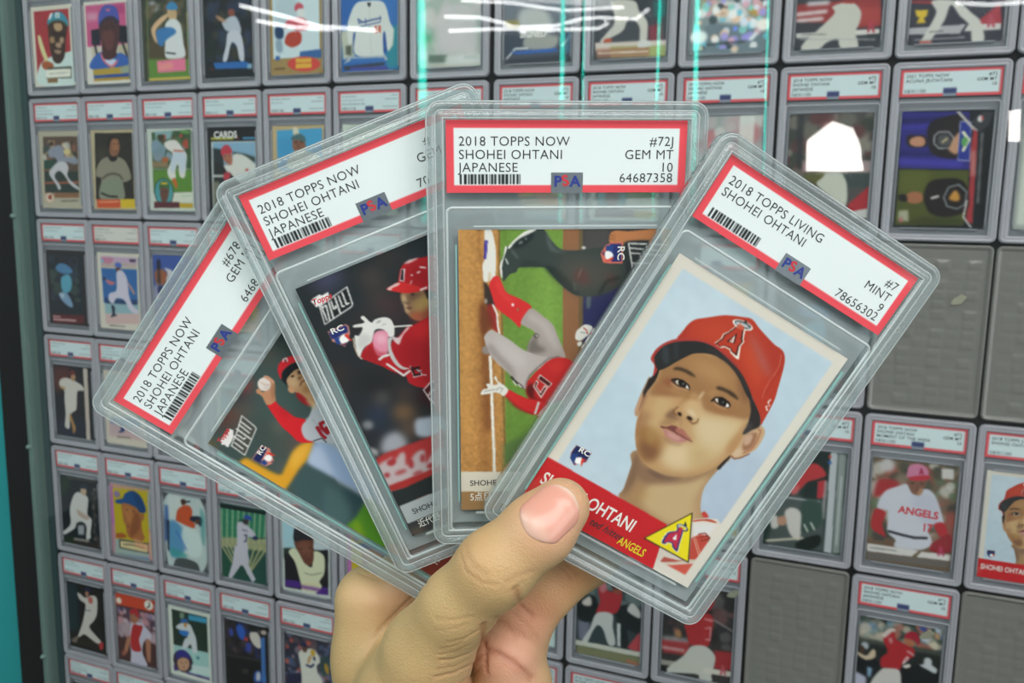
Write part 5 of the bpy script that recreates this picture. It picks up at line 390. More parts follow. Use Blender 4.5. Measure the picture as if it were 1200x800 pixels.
(11,4):[('F','2a3230'),('V','8a8c80,4a5a50,c0b4a4,2c3a34,6a8aa8,b06a5a',(0, 0, 63, 28, 90, 4)),('P','1c2220',1,1,-1,208,622,186,643,633,7,790),('L','4a5048',0.8,0.8,40,-1,218,616,207),('L','8a9a94',0.8,0.7,35,54,158,381,-52),('S','c8d0dc',0.8,1,463,81,501,54,536,93,522,124,475,125),('S','2f4f9a',0.6,1,450,18,481,2,506,16,492,47),('S','b08a68',0.6,1,563,41,602,42,606,88,575,85),('S','a8b8c8',0.6,1,568,3,611,3,609,31,578,33),('S','c8c0a8',0.8,1,532,141,585,111,605,172,558,173),('S','0c1016',0.5,1,-4,402,51,351,152,367,182,437,161,490,81,538,3,498),('S','c8b49a',0.5,1,-1,324,67,347,112,280,138,293,134,352,70,385,10,360),('S','a8b0b8',0.5,1,19,252,50,226,81,248,71,289,29,279),('S','4a3428',0.5,1,11,263,45,275,54,331,24,328),('P','b4b4c8',0.8,1,-14,501,81,538,91,672,0,694),('P','8ab0c8',0.8,1,83,440,125,450,114,530,90,536),('S','0e1216',0.6,1,337,421,429,352,524,340,614,376,636,635,375,699),('S','c4c8cc',0.5,1,507,325,511,277,541,261,567,283,570,320,612,348,600,388,550,372,476,341),('S','a8242c',0.4,1,187,168,239,100,262,86,283,147,334,174,384,192,426,211,430,267,393,313,349,361,329,422,239,424,185,417,183,341,228,274),('S','d0aaa8',0.5,0.7,227,159,250,145,261,181,247,203),('S','d0c4bc',0.5,1,176,142,213,77,260,58,278,82,247,98,202,155),('S','a02034',0.3,1,346,115,374,71,430,60,462,109,454,167,420,137,364,140),('S','a86a4c',0.35,1,343,135,395,133,429,154,416,190,367,186),('L','e0c8c8',0.3,1,10,383,287,362,320,353,360,378,326,392,294),('S','d8d0c8',0.4,1,350,380,396,350,414,365,383,391),('L','d8c0c0',0.5,0.8,16,380,240,426,263),('S','c9c5c0',0.4,1,191,445,255,420,329,422,352,513,359,703,123,762,118,587),],
(8,5):[('F','3a4046'),],
(7,5):[('F','6a7076'),]}
WLAB = {(0, 0): 'cased card of a red portrait card, teal-capped player with bat, top left corner',
(1, 0): 'cased card of a pink background portrait card, player in a purple-blue cap',
(2, 0): 'cased card of a rainbow-edged green card, blue-sleeved player leaning back',
(3, 0): 'cased card of a dark card, pale-uniformed batter above a blue name bar',
(4, 0): 'cased card of a tan-bordered card with a red oval and yellow block',
(5, 0): 'cased card of a bright blue card, player in a white jersey with blue script',
(6, 0): 'cased card of a pale green card, reflection wash painted in, behind the brightest teal reflection',
(7, 0): 'cased card of a grey card with a blue name bar and faint SIGNED lettering',
(8, 0): 'cased card of a dark card, striding white baseball trousers above a pink strip',
(9, 0): 'cased card of a glittering multicoloured refractor card in the top row',
(10, 0): 'cased card of a red and dark card, bent player in white trousers, top row',
(11, 0): 'cased card of a dark card with a small gold trophy cup mark',
(12, 0): 'cased card cut off by the right frame edge in the top row',
(0, 1): 'cased card of a tan-bordered card, running fielder and a round team mark',
(1, 1): 'cased card of a dark brown card, grey-shirted player over an orange and yellow strip',
(2, 1): 'cased card of a white-bordered card, batter from behind with a round portrait inset',
(3, 1): 'cased card of a black-topped card lettered CARDS with a red-capped player',
(4, 1): 'cased card of a tan-bordered blue sky portrait card half hidden by the fan',
(5, 1): 'cased card showing only its label and pale card top over the fan',
(6, 1): 'cased card whose red label edge shows behind the fan corner under the teal reflection',
(7, 1): 'cased card with only its label showing directly above the upright held case, left of two',
(8, 1): 'cased card with only its label showing directly above the upright held case, right of two',
(9, 1): 'cased card of a pale pinkish card just above the front held case corner',
(10, 1): 'cased card whose card carries the bright white window reflection',
(11, 1): 'cased card of a sideways card split into blue and olive halves with two trophy holders',
(12, 1): 'cased card cut off by the right frame edge in the second row',
(0, 2): 'cased card of a brown-bordered card, blue figure on dark crowd, third row left end',
(1, 2): 'cased card of a cream-bordered card, running player before a blue wall, plain cream label',
(2, 2): 'cased card of a blue card partly covered by the leftmost held case, third row',
(10, 2): 'cased card with only its lower right corner showing beside the front held case',
(0, 3): 'cased card of a dark card, white-uniformed pitcher beside a pale vertical bar',
(1, 3): 'cased card of a cream card mostly covered by the leftmost held case corner',
(2, 3): 'cased card with only its grey lower edge showing under the leftmost held case',
(10, 3): 'cased card of a sideways dark green card with a red-capped player and white bars',
(11, 3): 'cased card of a player in a pink cap and white jersey numbered 17',
(12, 3): 'cased card of a light blue portrait card with red name banner at the right edge',
(0, 4): 'cased card of a dark card, crouching white-uniformed player, fifth row left end',
(1, 4): 'cased card of a yellow portrait card, blue cap, rainbow foil edge',
(2, 4): 'cased card of an orange-shirted player over a white and blue swirl',
(3, 4): 'cased card of a green striped card, batter in a blue helmet seen from behind',
(4, 4): 'cased card of a player in a black cap and cream jersey beside the wrist',
(7, 4): 'cased card sliver with a pale card right of the folded fingers',
(8, 4): 'cased card of a red-shirted batter card below the middle finger',
(9, 4): 'cased card of a red-shirted player seen from behind, under the front held corner',
(11, 4): 'cased card of a swinging red-shirted batter with crowd, bottom right',
(0, 5): 'cased card of a black card, leaping white-uniformed player with a red shoe',
(1, 5): 'cased card of an orange-topped card, player in a red vest and helmet',
(2, 5): 'cased card of a white-bordered card, blue-capped pitcher with a round portrait inset, lower left',
(3, 5): 'cased card of a dark crowd card with a blue upright stripe, bottom row',
(4, 5): 'cased card of a white-uniformed player before a busy crowd, left of the wrist',
(5, 5): 'cased card mostly hidden behind the wrist in the bottom row',
(7, 5): 'cased card label piece at the bottom frame edge just right of the palm',
(8, 5): 'cased card label at the bottom frame edge below the red-shirted batter',
(0, 6): 'cased card label at the very bottom left beside the edge strip',
(1, 6): 'cased card label piece at the bottom frame edge, second from the left',
(2, 6): 'cased card top edge at the bottom frame edge, third from the left'}
TXT = {n: text_mesh(s, 3.5, MT['ink'], al, 1.06, lead=1.02, bold=.03, name='label_text') for n, (s, al) in dict(
    a=('2018 TOPPS NOW\nSHOHEI OHTANI\nJAPANESE', 'LEFT'), b=('2018 TOPPS NOW\nSHOHEI OHTANI\nMOMENT OF THE WEEK', 'LEFT'), c=('2018 TOPPS LIVING\nSHOHEI OHTANI', 'LEFT'),
    d=('2021 TOPPS NOW\nACUNA JR/OHTANI', 'LEFT'), r=('#72\nGEM MT\n10', 'RIGHT'), s=('#7\nMINT\n9', 'RIGHT')).items()}
CARDS = {}
GRP = 'graded card slabs in rows on the display wall'
hidden_src = [(0, 2), (3, 0), (1, 4), (2, 1), (9, 4), (0, 5)]
nslab = 0
EMPTY = {(11, 2), (12, 2), (10, 4), (12, 4), (9, 5), (10, 5), (11, 5), (12, 5)}
for k in ART: CARDS[k] = ink_mesh('card', paint(ART[k], 63, 88, .7), 63, 88, MT['print'])
CARDS[(12, 3)] = PORTRAIT
for r_ in range(7):
    for c_ in range(13):
        k = (c_, r_)
        if k in EMPTY: continue
        if r_ == 6 and c_ > 2: continue
        cx = (BX[c_] + BX[c_ + 1]) / 2; cy = BY[r_] + 2.5
        if k in ART:
            me = CARDS[k]
            lab = WLAB[k]; grp = GRP
        elif k in WLAB:
            me = CARDS[hidden_src[(c_ + r_) % 6]]; lab = WLAB[k]; grp = GRP
        else:
            me = CARDS[hidden_src[(c_ * 2 + r_) % 6]]
            lab = 'cased card on the display wall hidden behind the held fan and hand'; grp = 'graded card slabs hidden behind the held fan'
        li = 5 if k == (1, 2) else 6 if c_ >= 7 else (c_ * 3 + r_) % 5
        root, cobj, lobj = slab('graded_card', 'wall', me, WALL_LABELS[li])
        if li == 6 and k in WLAB:                          # lettering that can be made out on the nearer labels
            tl = {(11, 3): 'b', (12, 3): 'c', (11, 1): 'd'}.get(k, 'a')
            put(lobj, TXT[tl], -31, LAB[2] - 11.6, .08, 0, 'label_text'); put(lobj, TXT['s' if k == (12, 3) else 'r'], 31, LAB[2] - 11.6, .08, 0, 'label_text')
        root.location = wl(cx, cy + SH, 2.5); root.rotation_euler = (math.radians(90), 0, 0)
        tag(root, lab, 'graded card', grp, 'thing'); nslab += 1
def slab_root(k):
    c_, r_ = k; p = wl((BX[c_] + BX[c_ + 1]) / 2, BY[r_] + 2.5 + SH, 2.5)
    return [o for o in col.objects if o.parent is None and o.name.startswith('graded_card') and (o.location - p).length < .002][0]
def child(o, n): return [c for c in o.children if c.name.split('.')[0] == n][0]
def cput(k, me, x, ydown, rot=0): put(child(slab_root(k), 'card'), me, x - 31.5, 88 - ydown, .15, rot)
for k, x, yd, s, h, mt, sx, rot in [((3, 1), 8.5, 11.0, 'CARDS', 9.5, 'white', 1.0, 0), ((11, 3), 21.5, 44.0, 'ANGELS', 8.6, 'redink', 0.95, -3), ((11, 3), 40, 57, '17', 9.5, 'redink', 0.8, 0), ((7, 0), 15, 66, 'SIGNED', 8, 'white', 0.9, 0), ((12, 3), 2.0, 80.9, 'SHOHEI OHTANI', 5.9, 'white', 0.76, 0)]:
    cput(k, text_mesh(s, h, MT[mt], bold=.28 if h > 7 else .08, sx=sx), x, yd, rot)

# empty trays: hollow clear cases with moulded columns showing the tape marks behind
def tray_mesh():
    nx, ny = 54, 90; W, H = SW - 8, SH - 8
    X, Y = np.meshgrid(np.linspace(-W / 2, W / 2, nx + 1), np.linspace(4, 4 + H, ny + 1)); Zh = np.zeros_like(X)
    for i, cxx in enumerate(np.linspace(-28, 28, 6)):
        for j, cyy in enumerate(np.linspace(11, 119, 15)):
            d = np.maximum(np.abs(X - cxx - .6 * math.sin(j)) / 4.6, np.abs(Y - cyy) / 3.2); Zh += np.clip(1.25 - d, 0, .4) * (1.8 if i % 2 else 1.0) * (1 if (i * 7 + j * 3) % 5 else .2)
    v = np.stack([X.ravel(), Y.ravel(), Zh.ravel() - 1.0], 1) * MMS; f = []
    for j in range(ny):
        for i in range(nx):
            a = j * (nx + 1) + i; f.append((a, a + 1, a + nx + 2, a + nx + 1))
    return mesh('moulded_panel', v, f, MT['tray'], True)
TRAY = tray_mesh()
b = MB(); b.loft([rrect(SW, SH, 4.5, z, 5, i) for i, z in ((.7, -3), (0, -2.4), (0, -.2), (.8, .9), (1.8, .9), (3.2, -.9), (5.0, -1.4))]); TRIM = b.mesh('tray_rim', MT['tray'], True)
b = MB(); rg = np.random.RandomState(3); ring = [(6 * math.cos(t) * (.8 + .4 * rg.rand()), 3.5 * math.sin(t) * (.7 + .5 * rg.rand())) for t in np.linspace(0, 6.28, 14)[:-1]]
b.loft([[(x * MMS, (y + 112) * MMS, .9 * MMS) for x, y in ring], [(x * .9 * MMS, (y * .9 + 112) * MMS, 1.5 * MMS) for x, y in ring]], True, True); TAPE = b.mesh('tape_remnant', MT['tape'])
for (c_, r_), lab in [((11, 2), 'empty clear tray right of the front held case corner, between two labelled slab rows'),
((12, 2), 'empty clear tray cut off by the right frame edge, mid height'),
((10, 4), 'empty clear tray with torn tape piece, below the sideways green card'),
((12, 4), 'empty clear tray at the lower right frame corner'),
((9, 5), 'empty clear tray just below the frame, fourth from the right'),
((10, 5), 'empty clear tray just below the frame, third from the right'),
((11, 5), 'empty clear tray just below the frame, second from the right'),
((12, 5), 'empty clear tray just below the frame, rightmost')]:
    r = link('empty_card_tray', None); r.location = wl((BX[c_] + BX[c_ + 1]) / 2, BY[r_] + 2.5 + SH, 2.5); r.rotation_euler = (math.radians(90), 0, 0)
    link('tray_rim', TRIM, r); link('moulded_panel', TRAY, r); t = link('tape_remnant', TAPE, r); t.rotation_euler = (0, 0, .05 * c_)
    tag(r, lab, 'card tray', 'empty clear trays on the display wall')

# clear cover sheet on stand-offs
cs = link('acrylic_cover', None); cs.location = wl(600, 1100, -12)
b = MB(); z0, z1 = (-14) * MMS, (-9) * MMS
def rel(X, Y): return ((X - 600) * MMS, (1100 - Y) * MMS)
(xa, ya), (xb, yb) = rel(-8, 1085), rel(1390, -280)
b.box(xa, xb, z0, z1, ya, yb)
s_ = link('clear_sheet', b.mesh('clear_sheet', MT['acryl']), cs); s_.location = (0, .012, 0)
b = MB()
for X0, X1 in ((-15, -12.7), (-12.2, -9.0)):
    (p, q), (u, t_) = rel(X0, 1085), rel(X1, -280); b.box(p, u, -.016, .0075, q, t_)
e_ = link('edge_strip', b.mesh('edge_strip', MT['acryl_edge']), cs); e_.location = (0, .012, 0)
b = MB(); (p, q), (u, t_) = rel(-8.6, 1085), rel(.3, -280); b.box(p, u, .0, .004, q, t_); ch_ = link('edge_gap_strip', b.mesh('edge_gap_strip', MT['edge_gap']), cs); ch_.location = (0, .012, 0)  # added dark strip, stands for the dark gap seen through the acrylic
tag(cs, 'clear acrylic cover sheet with green-tinged edge strip in front of the slab grid', 'acrylic cover')
for Y in (-2, 275, 554, 828):
    b = MB(); pr = [(.1, 0), (3.0, 0), (3.2, 2), (2.6, 5), (1.2, 6), (.1, 6.2)]
    b.loft([[(rr * math.cos(t) * MMS, rr * math.sin(t) * MMS, z * MMS) for t in np.linspace(0, 2 * math.pi, 17)[:-1]] for rr, z in pr], True, True)
    o = link('screw_cap', b.mesh('screw_cap', MT['acryl_edge'], True)); o.location = wl(-13.5, Y, -14); o.rotation_euler = (math.radians(90), 0, 0)
    tag(o, 'small clear screw cap on the acrylic edge strip, %s' % {-2: 'above the top slab row', 275: 'upper left beside the second row gap', 554: 'mid left beside the fourth row gap', 828: 'lower left near the bottom slabs'}[Y], 'screw cap', 'screw caps on the edge strip')

# ------------------------------------------------------------------ lamps and glass of the shop, seen as reflections in the cover sheet
SHEETZ = -14 + 0
def mirror_point(px, py, dist):
    d = np.array([(px - 600) / 1019.7, (py - 400) / 1019.7, 1.0]); v = cam2w(d * dist); y = -.014
    return Vector((v[0], 2 * y - v[1], v[2]))
def tube(pts, r, n=8):
    b = MB(); rings = []
    for i, p in enumerate(pts):
        d = (Vector(pts[min(i + 1, len(pts) - 1)]) - Vector(pts[max(i - 1, 0)])).normalized(); a = d.orthogonal().normalized(); c = d.cross(a)
        rings.append([tuple(Vector(p) + r * (math.cos(t) * a + math.sin(t) * c)) for t in np.linspace(0, 2 * math.pi, n + 1)[:-1]])
    b.loft(rings, True, True); return b
tag(link('led_ring_light', tube([(-1.014, -1.655, 2.375), (-0.885, -1.703, 2.345), (-0.776, -1.742, 2.314), (-0.602, -1.811, 2.304)], 0.0065).mesh('led_ring_light', MT['white_led'])), 'white lamp tube mirrored over the red oval card, upper sweep', 'lamp', 'curved lamp tubes mirrored in the acrylic')
tag(link('led_ring_light', tube([(-1.04, -1.772, 2.352), (-0.933, -1.812, 2.334), (-0.8, -1.865, 2.328)], 0.0065).mesh('led_ring_light', MT['white_led'])), 'white lamp tube mirrored over the red oval card, lower sweep', 'lamp', 'curved lamp tubes mirrored in the acrylic')
tag(link('led_ring_light', tube([(-0.515, -2.124, 2.403), (-0.404, -2.169, 2.403), (-0.32, -2.2, 2.384), (-0.249, -2.224, 2.355)], 0.0065).mesh('led_ring_light', MT['white_led'])), 'white lamp tube mirrored over the reflection-washed green card', 'lamp', 'curved lamp tubes mirrored in the acrylic')
tag(link('led_ring_light', tube([(-0.553, -2.235, 2.378), (-0.41, -2.295, 2.387), (-0.224, -2.371, 2.393)], 0.0065).mesh('led_ring_light', MT['white_led'])), 'white lamp tube mirrored as the lowest wave above the upright case', 'lamp', 'curved lamp tubes mirrored in the acrylic')
tag(link('led_ring_light', tube([(-0.416, -2.429, 2.418), (-0.238, -2.502, 2.428), (-0.151, -2.542, 2.455), (-0.077, -2.573, 2.463), (-0.054, -2.579, 2.441), (-0.089, -2.562, 2.421), (-0.267, -2.488, 2.411)], 0.0065).mesh('led_ring_light', MT['white_led'])), 'white looped lamp tube mirrored above the upright held case', 'lamp', 'curved lamp tubes mirrored in the acrylic')
tag(link('led_ring_light', tube([(-0.627, -2.495, 2.545), (-0.441, -2.569, 2.539), (-0.254, -2.641, 2.513), (-0.039, -2.731, 2.53)], 0.0065).mesh('led_ring_light', MT['white_led'])), 'white lamp tube mirrored highest, at the top frame edge', 'lamp', 'curved lamp tubes mirrored in the acrylic')
tag(link('led_ring_light', tube([(-0.166, -2.808, 2.515), (-0.021, -2.866, 2.511), (0.024, -2.891, 2.553)], 0.0065).mesh('led_ring_light', MT['white_led'])), 'short white lamp tube mirrored over the striding trousers card', 'lamp', 'curved lamp tubes mirrored in the acrylic')
tag(link('led_ring_light', tube([(1.181, -3.503, 2.628), (1.314, -3.556, 2.623), (1.445, -3.612, 2.636)], 0.009).mesh('led_ring_light', MT['white_led'])), 'bright white lamp tube mirrored at the top right frame corner', 'lamp', 'curved lamp tubes mirrored in the acrylic')
tag(link('led_strip', tube([(-0.189, -1.337, 2.389), (-0.127, -1.25, 1.706)], 0.01).mesh('led_strip', MT['teal_led'])), 'widest teal light strip, mirrored over the reflection-washed green card', 'light strip', 'teal light strips mirrored in the acrylic')
tag(link('led_strip', tube([(0.148, -1.475, 2.395), (0.189, -1.379, 1.712)], 0.005).mesh('led_strip', MT['teal_led'])), 'teal light strip mirrored over the faint lettered grey card', 'light strip', 'teal light strips mirrored in the acrylic')
tag(link('led_strip', tube([(0.198, -1.495, 2.396), (0.239, -1.399, 1.713)], 0.002).mesh('led_strip', MT['teal_led'])), 'thin teal light strip mirrored in the gap right of the lettered card', 'light strip', 'teal light strips mirrored in the acrylic')
tag(link('led_strip', tube([(0.378, -1.568, 2.399), (0.406, -1.468, 1.717)], 0.003).mesh('led_strip', MT['teal_led'])), 'faint teal light strip mirrored over the striding trousers card', 'light strip', 'teal light strips mirrored in the acrylic')
tag(link('led_strip', tube([(0.464, -1.604, 2.401), (0.5, -1.506, 1.718)], 0.006).mesh('led_strip', MT['teal_led'])), 'broad soft teal light strip mirrored over the glittering card', 'light strip', 'teal light strips mirrored in the acrylic')
tag(link('led_strip', tube([(0.631, -1.672, 2.404), (0.664, -1.573, 1.721)], 0.002).mesh('led_strip', MT['teal_led'])), 'faintest teal light strip, rightmost, beside the glittering card', 'light strip', 'teal light strips mirrored in the acrylic')
lv = [[0.628, -3.559, 1.939], [0.618, -3.577, 2.075], [0.72, -3.634, 2.166], [0.813, -3.666, 2.137], [0.848, -3.668, 2.06], [0.871, -3.658, 1.944]]
lb = MB(); lb.loft([lv, [(x, y - .03, z) for x, y, z in lv]], True, True)
tag(link('window_1', lb.mesh('window', MT['daylight'])), kind='structure')
lv = [[1.482, -3.93, 2.091], [1.472, -3.948, 2.227], [1.519, -3.969, 2.236], [1.529, -3.949, 2.092]]
lb = MB(); lb.loft([lv, [(x, y - .03, z) for x, y, z in lv]], True, True)
tag(link('window_2', lb.mesh('window', MT['daylight'])), kind='structure')

# ------------------------------------------------------------------ the held fan
POSES = [[[0.575891, -0.81379, 0.078072, 0.001918], [-0.803588, -0.545926, 0.237091, 0.060741], [-0.150321, -0.199276, -0.968345, 0.291235], [0.0, 0.0, 0.0, 1.0]], [[0.925796, -0.369874, 0.078072, 0.000866], [-0.377604, -0.8951, 0.237091, 0.060621], [-0.017812, -0.248978, -0.968345, 0.284305], [0.0, 0.0, 0.0, 1.0]], [[0.996944, 0.002784, 0.078072, 0.015443], [-0.015854, -0.971358, 0.237091, 0.062754], [0.076496, -0.237604, -0.968345, 0.279187], [0.0, 0.0, 0.0, 1.0]], [[0.849528, 0.521735, 0.078072, 0.024056], [0.492496, -0.837398, 0.237091, 0.072308], [0.189076, -0.162966, -0.968345, 0.275405], [0.0, 0.0, 0.0, 1.0]]]          # 4x4 matrices, camera frame, slab axes (right, up, towards viewer)
HLAB = ['leftmost held graded card, pitcher raising a ball, rearmost of the fan',
        'held graded card of a red-helmeted batter, second from left in the fan',
        'upright held graded card with a sideways sliding runner, third in the fan',
        'front held graded card, painted portrait in a red cap, under the thumb']
def lab_line(l, s, x, yd, al='LEFT', h=3.75, sx=1.0, mt='ink', bold=-.012, rot=0, nm='label_text'):
    me = text_mesh(s, h, MT[mt], al, 1.06, bold=bold, sx=sx, name=nm); put(l, me, x, LAB[2] - yd, .08, rot, nm)
HT = [(['2018 TOPPS NOW', 'SHOHEI OHTANI', 'JAPANESE'], ['#678', 'GEM MT', '10', '6468']),
      (['2018 TOPPS NOW', 'SHOHEI OHTANI', 'JAPANESE'], ['#', 'GEM MT', '10', '70']),
      (['2018 TOPPS NOW', 'SHOHEI OHTANI', 'JAPANESE'], ['#72J', 'GEM MT', '10', '64687358']),
      (['2018 TOPPS LIVING', 'SHOHEI OHTANI'], ['#7', 'MINT', '9', '78656302'])]
hb = MB(); hb.box(-4.6 * MMS, 4.6 * MMS, 0, 5.9 * MMS, 0, .05 * MMS); HOLO = hb.mesh('hologram', MT['foil'])
fan = []
for k in range(4):
    me = PORTRAIT if k == 3 else ink_mesh('card', paint(HART[k], 63, 88, .25), 63, 88, MT['print'])
    root, cobj, lobj = slab('graded_card', 'hand', me, LABEL_HAND)
    mt4 = Matrix([[float(x) for x in r] for r in POSES[k]])
    cw = Matrix.Identity(4)
    for i in range(3):
        for j in range(3): cw[i][j] = C2W[i, j]
        cw[i][3] = CAM[i]
    root.matrix_world = cw @ mt4; fan.append(root)
    tag(root, HLAB[k], 'graded card', 'graded slabs fanned in the hand', 'thing')
    L3, R3 = HT[k]
    for i, s in enumerate(L3): lab_line(lobj, s, -31.2, (12.5, 16.2, 19.8)[i], sx=1.0)
    for i, s in enumerate(R3):
        if s in ('6468', '70', '#') and k < 2: lab_line(lobj, s, (20.6 if s == '#' else 14.3), (12.5, 16.2, 19.8, 22.8)[i])
        elif s == 'GEM MT' and k < 2: lab_line(lobj, s, 17.0, 16.2)
        elif s == '#678': lab_line(lobj, s, 20.6, 12.5)
        else: lab_line(lobj, s, 31.0, (12.5, 16.2, 19.8, 22.8)[i], 'RIGHT')
    h = put(lobj, HOLO, 0, LAB[2] - 25.9, .06, 0, 'hologram')
    for s, x, mtn, rr in (('P', -3.8, 'blueink', 0), ('S', -1.15, 'redink', 14), ('A', .9, 'blueink', 0)):
        put(lobj, text_mesh(s, 4.2, MT[mtn], bold=.15, sx=1.05, name='emblem_letter'), x, LAB[2] - 23.9, .16, rr, 'emblem_letter')
    for s, x, yd, hgt, mtn, sx, shear, bold, rot in [[('SHOHE', 3.0, 79.5, 2.6, 'ink', 1.0, 0, 0.02, 0), ('191', 3.9, 84.6, 2.8, 'white', 0.9, 0, 0, 0), ('RC', 5.5, 15.8, 2.3, 'white', 1.15, 0, 0.04, 0), ('Topps', 2.0, 3.4, 2.2, 'redink', 1.0, 0.2, 0.05, 0)], [('SHOHE', 3.3, 81.0, 2.6, 'ink', 1.0, 0, 0.03, 0), ('近代野', 3.3, 85.9, 3.0, 'white', 0.85, 0, 0.02, 0), ('RC', 4.1, 16.9, 2.5, 'white', 1.3, 0, 0.05, 0), ('Topps', 2.7, 6.6, 2.5, 'redink', 1.0, 0.2, 0.05, 0)], [('SHOHE', 2.7, 79.9, 2.6, 'ink', 1.0, 0, 0.03, 0), ('5点目', 2.7, 84.8, 3.2, 'white', 0.85, 0, 0.02, 0), ('RC', 47.2, 5.0, 3.0, 'white', 1.1, 0, 0.05, -90)], [('SHOHEI OHTANI', 2.0, 80.9, 5.9, 'white', 0.76, 0, 0.1, 0), ('ted hitter', 22.8, 85.0, 3.5, 'ink', 0.9, 0.3, 0.03, 0), ('ANGELS', 34.2, 86.2, 3.9, 'yellow', 0.7, 0, 0.07, 0), ('RC', 7.0, 66.4, 2.4, 'white', 1.25, 0, 0.05, 0)]][k]:
        put(cobj, text_mesh(s, hgt, MT[mtn], shear=shear, bold=bold, sx=sx), x - 31.5, 88 - yd, .06, rot)

# ------------------------------------------------------------------ the hand: one continuous surface grown from tapered bones
# bones: chains of (x, y, z, radius) in millimetres, camera-side frame of the photographer's own hand
BONES = [(0, 4, [(14.31, 48.69, 255.93, 8.6), (8.01, 55.06, 255.22, 10.2), (-5.02, 66.57, 256.17, 11.2), (-16.55, 80.18, 263.73, 11.0), (-26.59, 98.21, 276.63, 14.0), (-32.76, 117.22, 288.02, 18.5), (-38.11, 146.56, 298.9, 22.0), (-44.06, 176.22, 309.81, 22.0)]),
(7, 7, [(-50.18, 91.59, 308.22, 12.5), (-49.13, 112.2, 309.22, 13.5), (-47.03, 137.44, 311.44, 16.0), (-44.82, 173.09, 315.18, 21.0)]),
(9, 8, [(-44.06, 176.22, 309.81, 21.0), (-54.11, 222.79, 324.53, 21.0), (-68.94, 285.84, 342.91, 23.0), (-90.26, 379.09, 368.15, 27.0)]),
(9, 8, [(-12.09, 151.18, 308.33, 22.0), (-30.91, 185.47, 315.2, 22.0)]),
(2.2, 3, [(-48.77, 93.27, 310.81, 11.5), (-30.35, 77.38, 309.44, 9.6), (-7.47, 55.31, 304.84, 8.6), (11.8, 36.88, 300.85, 7.8), (26.27, 23.35, 297.68, 6.8)]),
(1.6, 3, [(-2.97, 118.95, 303.23, 13.0), (4.04, 92.94, 294.33, 10.2), (11.5, 83.98, 293.26, 9.3), (25.82, 72.31, 292.59, 9.2), (42.45, 59.43, 298.52, 8.4), (55.84, 47.02, 299.66, 7.2)]),
(1.2, 3, [(-2.29, 104.32, 291.45, 11.5), (0.0, 116.37, 296.64, 13.0), (-2.97, 133.58, 302.68, 15.0)]),
(1.4, 3, [(-3.01, 135.62, 307.31, 12.0), (12.47, 140.32, 317.97, 9.6), (16.45, 145.07, 305.0, 9.2), (2.81, 141.94, 286.61, 8.4), (-5.58, 143.57, 284.27, 7.4)]),
(1.4, 3, [(-7.75, 164.25, 316.0, 11.0), (7.91, 169.27, 322.63, 8.6), (12.12, 171.2, 308.98, 8.0), (0.0, 167.65, 294.74, 7.2), (-7.13, 166.88, 290.88, 6.4)])]
def capsule(P, a, b):
    A, B = np.array(a[:3]), np.array(b[:3]); d = B - A; t = np.clip(((P - A) @ d) / (d @ d), 0, 1)
    return np.linalg.norm(P - A - t[..., None] * d, axis=-1) - (a[3] + (b[3] - a[3]) * t)
def smin(a, b, k):
    h = np.clip(.5 + .5 * (b - a) / k, 0, 1); return b + (a - b) * h - k * h * (1 - h)
def hand_field(P):
    tot = None
    for kj, kc, ch in BONES:
        d = None
        for a, b in zip(ch[:-1], ch[1:]):
            q = capsule(P, a, b); d = q if d is None else smin(d, q, kc)
        tot = d if tot is None else smin(tot, d, kj)
    return tot
def surface_nets(f, lo, h):
    nx, ny, nz = f.shape; s = f < 0
    c = np.zeros((nx - 1, ny - 1, nz - 1), int)
    offs = [(i, j, k) for i in (0, 1) for j in (0, 1) for k in (0, 1)]
    for i, j, k in offs: c += s[i:nx - 1 + i, j:ny - 1 + j, k:nz - 1 + k]
    act = (c > 0) & (c < 8); I = np.argwhere(act); idx = -np.ones(act.shape, int); idx[act] = np.arange(len(I))
    acc = np.zeros((len(I), 3)); cnt = np.zeros(len(I))
    for a in offs:
        for ax in range(3):
            if a[ax]: continue
            b_ = list(a); b_[ax] = 1; fa = f[I[:, 0] + a[0], I[:, 1] + a[1], I[:, 2] + a[2]]; fb = f[I[:, 0] + b_[0], I[:, 1] + b_[1], I[:, 2] + b_[2]]
            m_ = (fa < 0) != (fb < 0); t = np.where(m_, fa / np.where(m_, fa - fb, 1), 0)
            p = np.tile(np.array(a, float), (len(I), 1)); p[:, ax] += t; acc[m_] += p[m_]; cnt[m_] += 1
    V = (I + acc / cnt[:, None]) * h + lo; Q = []
    for ax in range(3):
        u, v = [(1, 2), (2, 0), (0, 1)][ax]; sl0 = [slice(None)] * 3; sl1 = [slice(None)] * 3; sl0[ax] = slice(0, -1); sl1[ax] = slice(1, None)
        E = np.argwhere(s[tuple(sl0)] != s[tuple(sl1)]); E = E[(E[:, u] > 0) & (E[:, v] > 0)]
        E = E[(E[:, u] < f.shape[u] - 1) & (E[:, v] < f.shape[v] - 1)]
        q = []
        for du, dv in ((-1, -1), (0, -1), (0, 0), (-1, 0)):
            e = E.copy(); e[:, u] += du; e[:, v] += dv; q.append(idx[e[:, 0], e[:, 1], e[:, 2]])
        q = np.stack(q, 1); fl = s[E[:, 0], E[:, 1], E[:, 2]]; q[~fl] = q[~fl][:, ::-1]; Q.append(q)
    Q = np.concatenate(Q); return V, Q[(Q >= 0).all(1)]
al = np.array([p for _, _, ch in BONES for p in ch]); lo = (al[:, :3] - al[:, 3:] - 4).min(0); hi = (al[:, :3] + al[:, 3:] + 4).max(0)
hh = 1.15; dims = np.ceil((hi - lo) / hh).astype(int) + 1
G_ = np.stack(np.meshgrid(*[lo[i] + hh * np.arange(dims[i]) for i in range(3)], indexing='ij'), -1)
